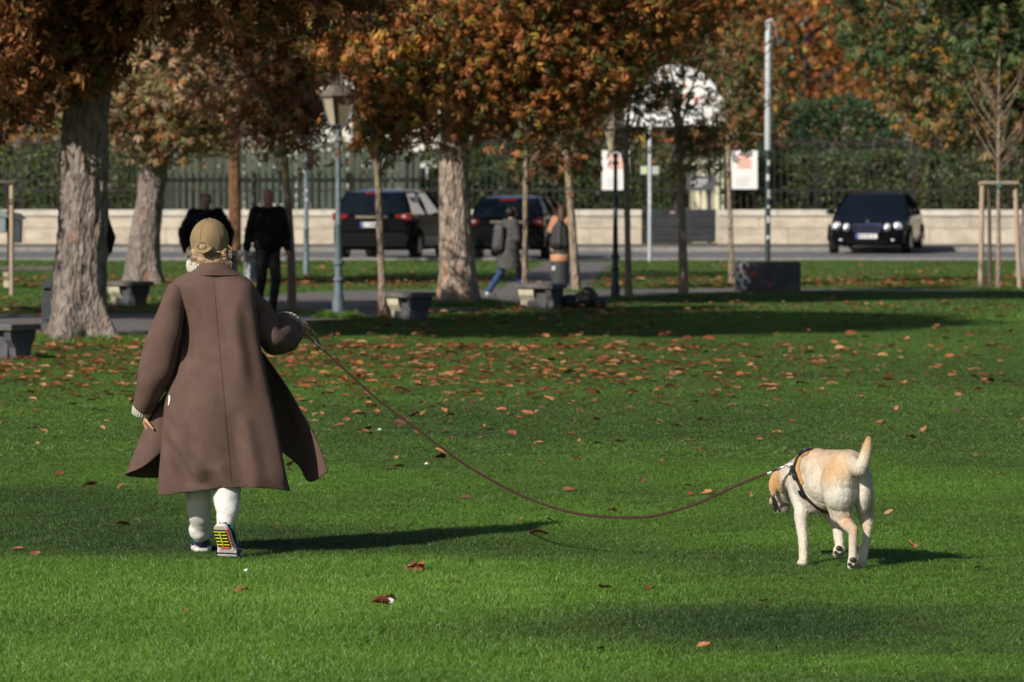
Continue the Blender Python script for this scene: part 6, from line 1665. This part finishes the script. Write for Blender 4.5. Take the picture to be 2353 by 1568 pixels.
_b.inputs['Sheen Weight'].default_value = .25; _b.inputs['Specular IOR Level'].default_value = .2
dbody = organic('body', b, 0.005, 3, M_fur, droot, color_fn=dcol, factor=.6,
                disp=lambda c, n: .0020*np.array([mnoise.fractal(Vector((p[0]*26, p[1]*26, p[2]*16)), 1.0, 2.0, 3) for p in c]))
me = dbody.data; dbv = BVHTree.FromPolygons([v.co[:] for v in me.vertices], [p.vertices[:] for p in me.polygons])
def hit(px, py, off=.003):
    o = Vector((0, 0, CAM_Z)) - D0; d = (Dp(px, py, 0) - o).normalized(); h = dbv.ray_cast(o, d)
    return (h[0] + h[1]*off, h[1]) if h[0] is not None else (Dp(px, py, .2), -d)
def ribbon(name, pn, width, th, m, parent):
    """flat strap lying on the coat"""
    b_ = MB(); n = len(pn)
    for i, (p, nn) in enumerate(pn):
        t = (pn[min(i+1, n-1)][0] - pn[max(i-1, 0)][0]).normalized(); s = t.cross(nn).normalized(); nn = s.cross(t).normalized()
        if nn.dot(pn[i][1]) < 0: nn = -nn
        for a_, h_ in ((-1, 0), (-1, 1), (1, 1), (1, 0)): b_.v.append(tuple(p + s*(a_*width/2) + nn*(h_*th)))
    for i in range(n - 1):
        for k in range(4): b_.f.append((i*4+k, i*4+(k+1) % 4, (i+1)*4+(k+1) % 4, (i+1)*4+k))
    b_.f += [(0, 1, 2, 3), tuple((n-1)*4 + k for k in (3, 2, 1, 0))]
    return b_.build(name, m, parent, angle=50)
def path(pts, k=6, off=.003):
    c = bez([Vector((x, y, 0)) for x, y in pts], k); return [hit(v.x, v.y, off) for v in c]
# fur fringe: short tapering hairs along the back of the thighs, belly and tail
rf = np.random.default_rng(14); q = MB(); cen = []
nv = len(me.vertices); co = np.empty(nv*3); me.vertices.foreach_get('co', co); co = co.reshape(-1, 3); no = np.empty(nv*3); me.vertices.foreach_get('normal', no); no = no.reshape(-1, 3)
cols_all = dcol(co)
sel = rf.choice(nv, size=min(nv, 60000), replace=False)
long_pts = [(1998, 1150, .03, .055), (2000, 1180, .03, .04), (1955, 1165, -.06, .04), (1880, 1182, .2, .05), (1985, 1080, -.14, .03), (1962, 1180, -.04, .03)]
Lh = rf.uniform(.006, .011, len(sel))
for (x, y, d, r_) in long_pts:
    dd = np.linalg.norm(co[sel] - np.array(Dp(x, y, d)), axis=1); Lh += .014*np.exp(-(dd/r_)**2)
p0 = co[sel]; nn = no[sel]; lay = np.array([.18, -.22, -.85]) - nn*(nn @ np.array([.18, -.22, -.85]))[:, None]; lay /= np.linalg.norm(lay, axis=1, keepdims=True) + 1e-6
dirv = lay*.86 + nn*.36 + rf.normal(size=nn.shape)*.16; side = np.cross(dirv, nn); side /= np.linalg.norm(side, axis=1, keepdims=True) + 1e-6
w_ = .0011; A = p0 - side*w_; B_ = p0 + side*w_; C_ = p0 + dirv*Lh[:, None]
V = np.stack([A, B_, C_], 1).reshape(-1, 3); F = np.arange(len(V)).reshape(-1, 3); cc3 = np.repeat(cols_all[sel]*(1 + .08*rf.normal(size=(len(sel), 1))), 3, axis=0)
fo = link('fur', npmesh('fur', V, [F], M_fur, np.clip(cc3, 0, .95)), droot); tag(fo, kind='stuff')
# paw pads, claws, nose, eye, mouth
M_pad = mat('paw_pad', (0.035, 0.025, 0.022), .55)
def pads(cx_, cy_, dy, k=1.0, tilt=0.0):
    for (x, y, r1, r2) in ((0, -6, 8, 6.5), (-8, 4, 4, 4.5), (-2.7, 9, 3.6, 4.5), (3.2, 9, 3.6, 4.5), (8.4, 4, 4, 4.5)):
        MB().ell(Dp(cx_ + x*k, cy_ + y*k, dy), (r1*k/SD, .010, r2*k/SD)).build('paw_pad', M_pad, droot)
pads(1928, 1266, .178, .95); pads(1960, 1293, -.122, 1.0)
for (x, y, d) in ((1835, 1301, .18), (1840, 1302, .19), (1846, 1302, .19)):
    MB().cap(Dp(x, y - 2, d - .01), Dp(x, y, d), .003, .001, 8).build('claw', M_pad, droot)
MB().ell(Dp(1785, 1164, .575), (.018, .014, .014)).build('nose', M_pad, droot)
MB().ell(Dp(1770, 1128, .50), (.006, .008, .008)).build('eye', mat('eye_dark', (0.02, 0.01, 0.006), .1), droot)
MB().cap(Dp(1778, 1142, .478), Dp(1786, 1170, .50), .013, .017, 12).build('lip_fold', mat('dog_lip', (0.025, 0.018, 0.015), .5), droot)
MB().ell(Dp(1773, 1152, .50), (.012, .02, .022)).build('muzzle_side', mat('muzzle_grey', (0.34, 0.30, 0.25), .8), droot)
MB().ell(Dp(1787, 1175, .475), (.005, .004, .009)).build('tooth', mat('tooth', (0.8, 0.76, 0.7), .3), droot)
# harness: worn by the dog, a thing of its own
hr = thing('dog_harness', D0, 'brown leather harness with black pads round the chest of the dog', 'harness')
M_lea = mat('leather_brown', (0.045, 0.020, 0.015), .6, spec=.2, var=.2, vscale=60)
M_blk = mat('webbing_black', (0.014, 0.014, 0.016), .45, coat=.2)
M_tan = mat('lining_tan', (0.42, 0.24, 0.09), .8)
M_steel = mat('buckle_steel', (0.75, 0.75, 0.75), .18, metal=1.0)
ribbon('chest_strap', path([(1866, 1034), (1850, 1040), (1836, 1050), (1829, 1064), (1827, 1080), (1833, 1100), (1841, 1118), (1848, 1136), (1858, 1147), (1872, 1160), (1886, 1170), (1900, 1177)]), .020, .004, M_lea, hr)
ribbon('lining', path([(1858, 1042), (1845, 1048), (1838, 1058), (1835, 1074), (1838, 1092), (1845, 1112)], off=.002), .020, .004, M_tan, hr)
ribbon('neck_strap', path([(1828, 1072), (1822, 1074), (1818, 1082), (1816, 1092)]), .014, .004, M_lea, hr)
ribbon('pad', path([(1858, 1037), (1846, 1042), (1838, 1050)], off=.0075), .024, .008, M_blk, hr)
ribbon('pad', path([(1826, 1078), (1827, 1088), (1832, 1102)], off=.0075), .022, .008, M_blk, hr)
ribbon('buckle', path([(1841, 1126), (1844, 1134), (1850, 1140)], off=.007), .024, .006, M_blk, hr)
for pr in ((1851, 1040), (1829, 1092)):
    a_, n_ = hit(*pr, .018); MB().box((-.010, -.002, -.004), (.010, .002, .004), Matrix.Translation(a_)).build('buckle_bar', M_steel, hr, smooth=False)
rc, rn = hit(1820, 1068, .012); rn = (rn + Vector((0, -.6, .2))).normalized(); ra = rn.orthogonal().normalized(); rb_ = rn.cross(ra)
MB().tube([rc + (ra*math.cos(a) + rb_*math.sin(a))*.0165 for a in [2*math.pi*k/24 for k in range(25)]], .0025, 8).build('ring', M_steel, hr)
# far half of the girth strap, under and round the other side
fs = [hit(1900, 1177)[0]] + [Vector(v) for v in (Dp(1912, 1180, .22), Dp(1926, 1160, .30), Dp(1926, 1110, .33), Dp(1905, 1055, .30), Dp(1880, 1036, .22))] + [hit(1866, 1034)[0]]
MB().tube(bez(fs, 5), [(.003, .009)]*31, 6).build('chest_strap', M_lea, hr)

# ------------------------------------------------------------------ the lead
ld = thing('dog_lead', (0, 20, 0), 'long brown leather lead sagging between woman and dog', 'dog lead')
L0 = ld.location.copy()
clip_end = rc + D0
lp = [(735, 797, 20.28), (800, 857, 20.24), (870, 920, 20.2), (960, 988, 20.14), (1060, 1062, 20.08), (1150, 1115, 20.02), (1220, 1148, 19.97), (1300, 1175, 19.9), (1380, 1187.5, 19.85), (1450, 1189, 19.8), (1510, 1184.5, 19.76), (1600, 1158, 19.71), (1700, 1113, 19.66), (1790, 1077, 19.61)]
MB().tube(bez([P(*q) - L0 for q in lp], 7), [(.0068, .0052)]*(7*13 + 1), 8).build('strap', M_lea, ld)
h0 = Wp(684, 738, .36) + W0 - L0
MB().tube(bez([h0, P(700, 741, 20.36) - L0, P(722, 768, 20.32) - L0, P(736, 797, 20.28) - L0], 6), [(.0065, .0022)]*19, 6).build('hand_loop', mat('leather_light', (0.20, 0.085, 0.045), .5), ld)
MB().tube(bez([h0 + Vector((0, -.02, -.03)), P(690, 760, 20.33) - L0, P(712, 778, 20.3) - L0, P(735, 798, 20.28) - L0], 6), [(.0085, .0025)]*19, 6).build('hand_loop', MATS['leather_light'], ld)
def clip(a, b_, nm='clip'):
    a, b_ = Vector(a), Vector(b_); MB().cap(a, a.lerp(b_, .4), .0065, .005, 10).cap(a.lerp(b_, .4), b_, .0032, .0032, 8).build(nm, M_steel, ld)
clip(P(724, 787, 20.27) - L0, P(744, 804, 20.26) - L0)
clip(P(1788, 1078, 19.61) - L0, clip_end - L0)
MB().tube([P(1508 + 3*math.cos(a), 1189 + 4*math.sin(a), 19.76) - L0 for a in [2*math.pi*k/12 for k in range(13)]], .0016, 6).build('small_ring', M_steel, ld)
MB().box((-.012, -.0062, -.0045), (.012, -.005, .0045), Matrix.Translation(P(1768, 1086, 19.62) - L0) @ Matrix.Rotation(-.42, 4, 'Y')).build('maker_tag', mat('tag_white', (0.7, 0.7, 0.7), .5), ld, smooth=False)

# ================================================================== FALLEN LEAVES AND LITTER
rl = np.random.default_rng(33)
M_fl = [mat('fallen_leaf_%d' % i, c, .7, var=.25, vscale=25, bump=.4, bscale=60) for i, c in enumerate([(0.32, 0.105, 0.045), (0.42, 0.17, 0.07), (0.24, 0.07, 0.035), (0.44, 0.23, 0.11), (0.12, 0.05, 0.03)])]
def fleaf_mesh(k, m):
    r_ = np.random.default_rng(100 + k); L_ = .13*r_.uniform(.75, 1.3); W_ = L_*r_.uniform(.16, .36); cu = r_.uniform(.2, .7)*L_; ar = r_.uniform(.03, .11)*L_
    V, F = [], []; n = 7
    for i in range(n):
        t = i/(n-1); w = W_*math.sin(math.pi*min(1, t**.75*.97 + .02))**.8
        for s in (-1, -.5, 0, .5, 1):
            V.append((L_*(t - .5), s*w, .006 + ar*math.sin(math.pi*t)*1.5 + abs(s)**1.5*cu*.22*(.4 + .6*r_.uniform()) + .012*t*t*r_.uniform(-.2, 1.4)))
    for i in range(n-1):
        for j in range(4): F.append((i*5+j, i*5+j+1, (i+1)*5+j+1, (i+1)*5+j))
    me = npmesh('fallen_leaf', np.array(V), [np.array(F)], m, smooth=False); return me
FM = [fleaf_mesh(k, M_fl[k % 5]) for k in range(15)]
special = [(510, 1322, 1.1, 'round tan fallen leaf just below the raised shoe of the woman'), (428, 1417, .8, 'small tan leaf in the bright grass at lower left, below the shoes'), (1845, 1316, .95, 'reddish leaf lying right under the front paw of the dog'),
           (2250, 1318, 1.1, 'curled red brown leaf right of the shadow of the dog'), (1617, 1500, 1.0, 'dark brown curled leaf near the bottom edge, right of centre'), (1264, 1206, .9, 'pale tan leaf at the tip of the shadow of the woman'),
           (1412, 1180, 1.1, 'tan leaf on the grass behind the lowest bend of the lead'), (1722, 1148, .9, 'tan leaf between the lead and the head of the dog'), (1170, 1412, .6, 'tiny brown leaf in the grass right of the torn leaves'),
           (300, 1270, 1.2, 'dark brown flattened leaf left of the shoes of the woman'), (2280, 1018, .9, 'tan leaf upper right of the tail of the dog'), (1745, 1265, .5, 'tiny brown leaf between the lead and the front paw of the dog'), (1380, 1504, .7, 'small brown leaf at the bottom centre of the photo')]
def put_leaf(x, y, sc, label, grp, z=.022, up=0.0):
    o = bpy.data.objects.new('fallen_leaf', FM[rl.integers(len(FM))]); COL.objects.link(o)
    o.location = (x, y, z); o.rotation_euler = (rl.normal()*.25 + up, rl.normal()*.25, rl.uniform(0, 6.28)); o.scale = (sc, sc, sc)
    tag(o, label, 'leaf', grp); return o
for (px, py, sc, lb_) in special:
    g_ = G(px, py); put_leaf(g_.x, g_.y, sc*.4, lb_, 'fallen leaves near the woman and dog', .022, .35)
# torn leaves beside the woman's shadow
for (px, py, lb_, wh) in ((958, 1322, 'cluster of torn brown leaf fingers on the grass below the middle', 0), (878, 1400, 'brown torn leaf with a white scrap in the foreground grass', 1)):
    g_ = G(px, py); q = []
    t = thing('torn_leaf', (g_.x, g_.y, .03), lb_, 'leaf', 'fallen leaves near the woman and dog')
    for k in range(5 if not wh else 3):
        o = link('leaflet', FM[(k*4 + 1) % 15 if k % 5 != 4 else 0], t, (rl.normal()*.03, rl.normal()*.03, 0)); o.rotation_euler = (rl.normal()*.6 + .4, rl.normal()*.4, rl.uniform(0, 6.28)); o.scale = (.6,)*3
    if wh:
        o = MB().add([(.02, 0, 0), (.045, 0, -.01), (.05, .004, .012), (.03, .002, .02), (.02, .02, .0), (.045, .02, -.01), (.05, .022, .012), (.03, .02, .02)], [(0,1,2,3), (7,6,5,4), (0,4,5,1), (1,5,6,2), (2,6,7,3), (3,7,4,0)]).build('white_scrap', M_white, t, smooth=False)
def dens(n):
    """px, py of leaves: thick belt in the middle of the lawn"""
    out = []
    while len(out) < n:
        px, py = rl.uniform(-60, 2420), 800 + 600*rl.uniform()**2.0
        d = 1.0
        w = np.interp(px, [0, 300, 900, 1400, 1700, 2000, 2353], [.8, 1, 1, .9, .45, .22, .15])
        d = w*np.exp(-(max(0, py - 880)/58.0)) + .007 - .4*w*(py < 825)
        if rl.uniform() < d: out.append((px, py))
    return out
pts = dens(2400); pts.sort(key=lambda q: -q[1])
g_leaf = 'brown leaves scattered over the lawn'
for (px, py) in pts[:280]:
    g_ = G(px, py); sc_ = rl.uniform(.35, .78)
    o = put_leaf(g_.x, g_.y, sc_, 'x', g_leaf, .010, .0)
    mi = M_fl.index(o.data.materials[0]); cw = ('rusty', 'orange', 'reddish', 'tan', 'blackish')[mi]
    sw = 'small' if sc_ < .5 else ('middling' if sc_ < .64 else 'large')
    hz = 'by the left edge' if px < 150 else 'left of the woman' if px < 330 else 'behind the coat of the woman' if px < 700 else 'left of the sagging lead' if px < 950 and py > 900 else 'below the pale slim tree' if px < 1000 else 'right of the middle chestnut trunk' if px < 1240 else 'above the lowest part of the lead' if px < 1500 else 'between the lead and the dog' if px < 1800 else 'above the back of the dog' if px < 2060 else 'near the right edge'
    vz = 'in the leafy belt' if py < 880 else 'at the leafy belt edge' if py < 930 else 'on the middle lawn' if py < 1010 else 'on the open lawn'
    o['label'] = '%s %s fallen leaf %s, %s' % (sw, cw, vz, hz)
def leaf_stuff(P_, lbl, smin=.45, smax=.95, z=.016):
    V, F, C = [], [], []; nb = 0
    vt = []
    for me_ in FM[:10]:
        c = np.empty(len(me_.vertices)*3); me_.vertices.foreach_get('co', c); vt.append(c.reshape(-1, 3))
    f = np.array([p.vertices[:] for p in FM[0].polygons])
    palc = np.array([(0.38, 0.13, 0.05), (0.48, 0.20, 0.08), (0.30, 0.085, 0.04), (0.55, 0.29, 0.14), (0.16, 0.06, 0.03)])
    for (x, y) in P_:
        v = vt[rl.integers(10)]*rl.uniform(smin, smax); a = rl.uniform(0, 6.28); tx = rl.normal()*.22
        R_ = np.array(Matrix.Rotation(a, 3, 'Z') @ Matrix.Rotation(tx, 3, 'X')); v = v @ R_.T + np.array([x, y, z + .01*rl.uniform()])
        V.append(v); F.append(f + nb); nb += len(v); C.append(np.tile(palc[rl.integers(5)]*rl.uniform(.7, 1.25), (len(v), 1)))
    o = link('leaf_litter', npmesh('leaf_litter', np.concatenate(V), [np.concatenate(F)], M_leaf_brown, np.concatenate(C))); tag(o, lbl, 'leaves', None, 'stuff')
leaf_stuff([(G(px, py).x, G(px, py).y) for px, py in pts[280:]], 'belt of brown fallen leaves across the middle of the lawn')
far = []
for i in range(3800):
    px = rl.uniform(-100, 2450)
    py = rl.choice([rl.uniform(640, 664), rl.uniform(690, 800), rl.uniform(700, 735), rl.uniform(606, 664)], p=[.42, .33, .12, .13])
    if py > 690 and px > 1500 and rl.uniform() < .6: continue
    g_ = G(px, py)
    if pip(np.array([g_.x]), np.array([g_.y]), path_poly)[0] and rl.uniform() < .85: continue
    far.append((g_.x, g_.y))
leaf_stuff(far, 'brown fallen leaves under the trees and along the edges of the path', .6, 1.0, .03)
M_foil = mat('litter_green', (0.15, 0.5, 0.3), .4)
for (px, py, m_, lb_) in ((873, 998, M_foil, 'scrap of white and green litter on the lawn near the lead'), (981, 1078, mat('litter_red', (0.6, 0.1, 0.06), .5), 'scrap of white and red litter on the lawn left of the lead'), (567, 1328, M_white, 'tiny white scrap in the bright grass right of the shoe')):
    g_ = G(px, py); t = thing('litter', (g_.x, g_.y, .03), lb_, 'litter', 'small litter scraps on the lawn')
    q = MB(); q.add([(-.025, 0, 0), (0, -.01, .004), (.005, .012, .02), (-.02, .015, .014)], [(0,1,2,3)]); 
    MB().add([(-.025, 0, 0), (0, -.01, .004), (.005, .012, .02), (-.02, .015, .014), (-.024, .004, 0), (0, -.006, .004), (.005, .016, .02), (-.02, .019, .014)], [(0,1,2,3), (7,6,5,4), (0,4,5,1), (1,5,6,2), (2,6,7,3), (3,7,4,0)]).build('wrapper', M_white, t, smooth=False)
    t.scale = (.6, .6, .6)
    if m_ is not M_white: MB().add([(.003, -.01, .002), (.026, -.004, 0), (.022, .012, .014), (.006, .012, .019), (.003, -.006, .002), (.026, 0, 0), (.022, .016, .014), (.006, .016, .019)], [(0,1,2,3), (7,6,5,4), (0,4,5,1), (1,5,6,2), (2,6,7,3), (3,7,4,0)]).build('wrapper_end', m_, t, smooth=False)
make_grass()
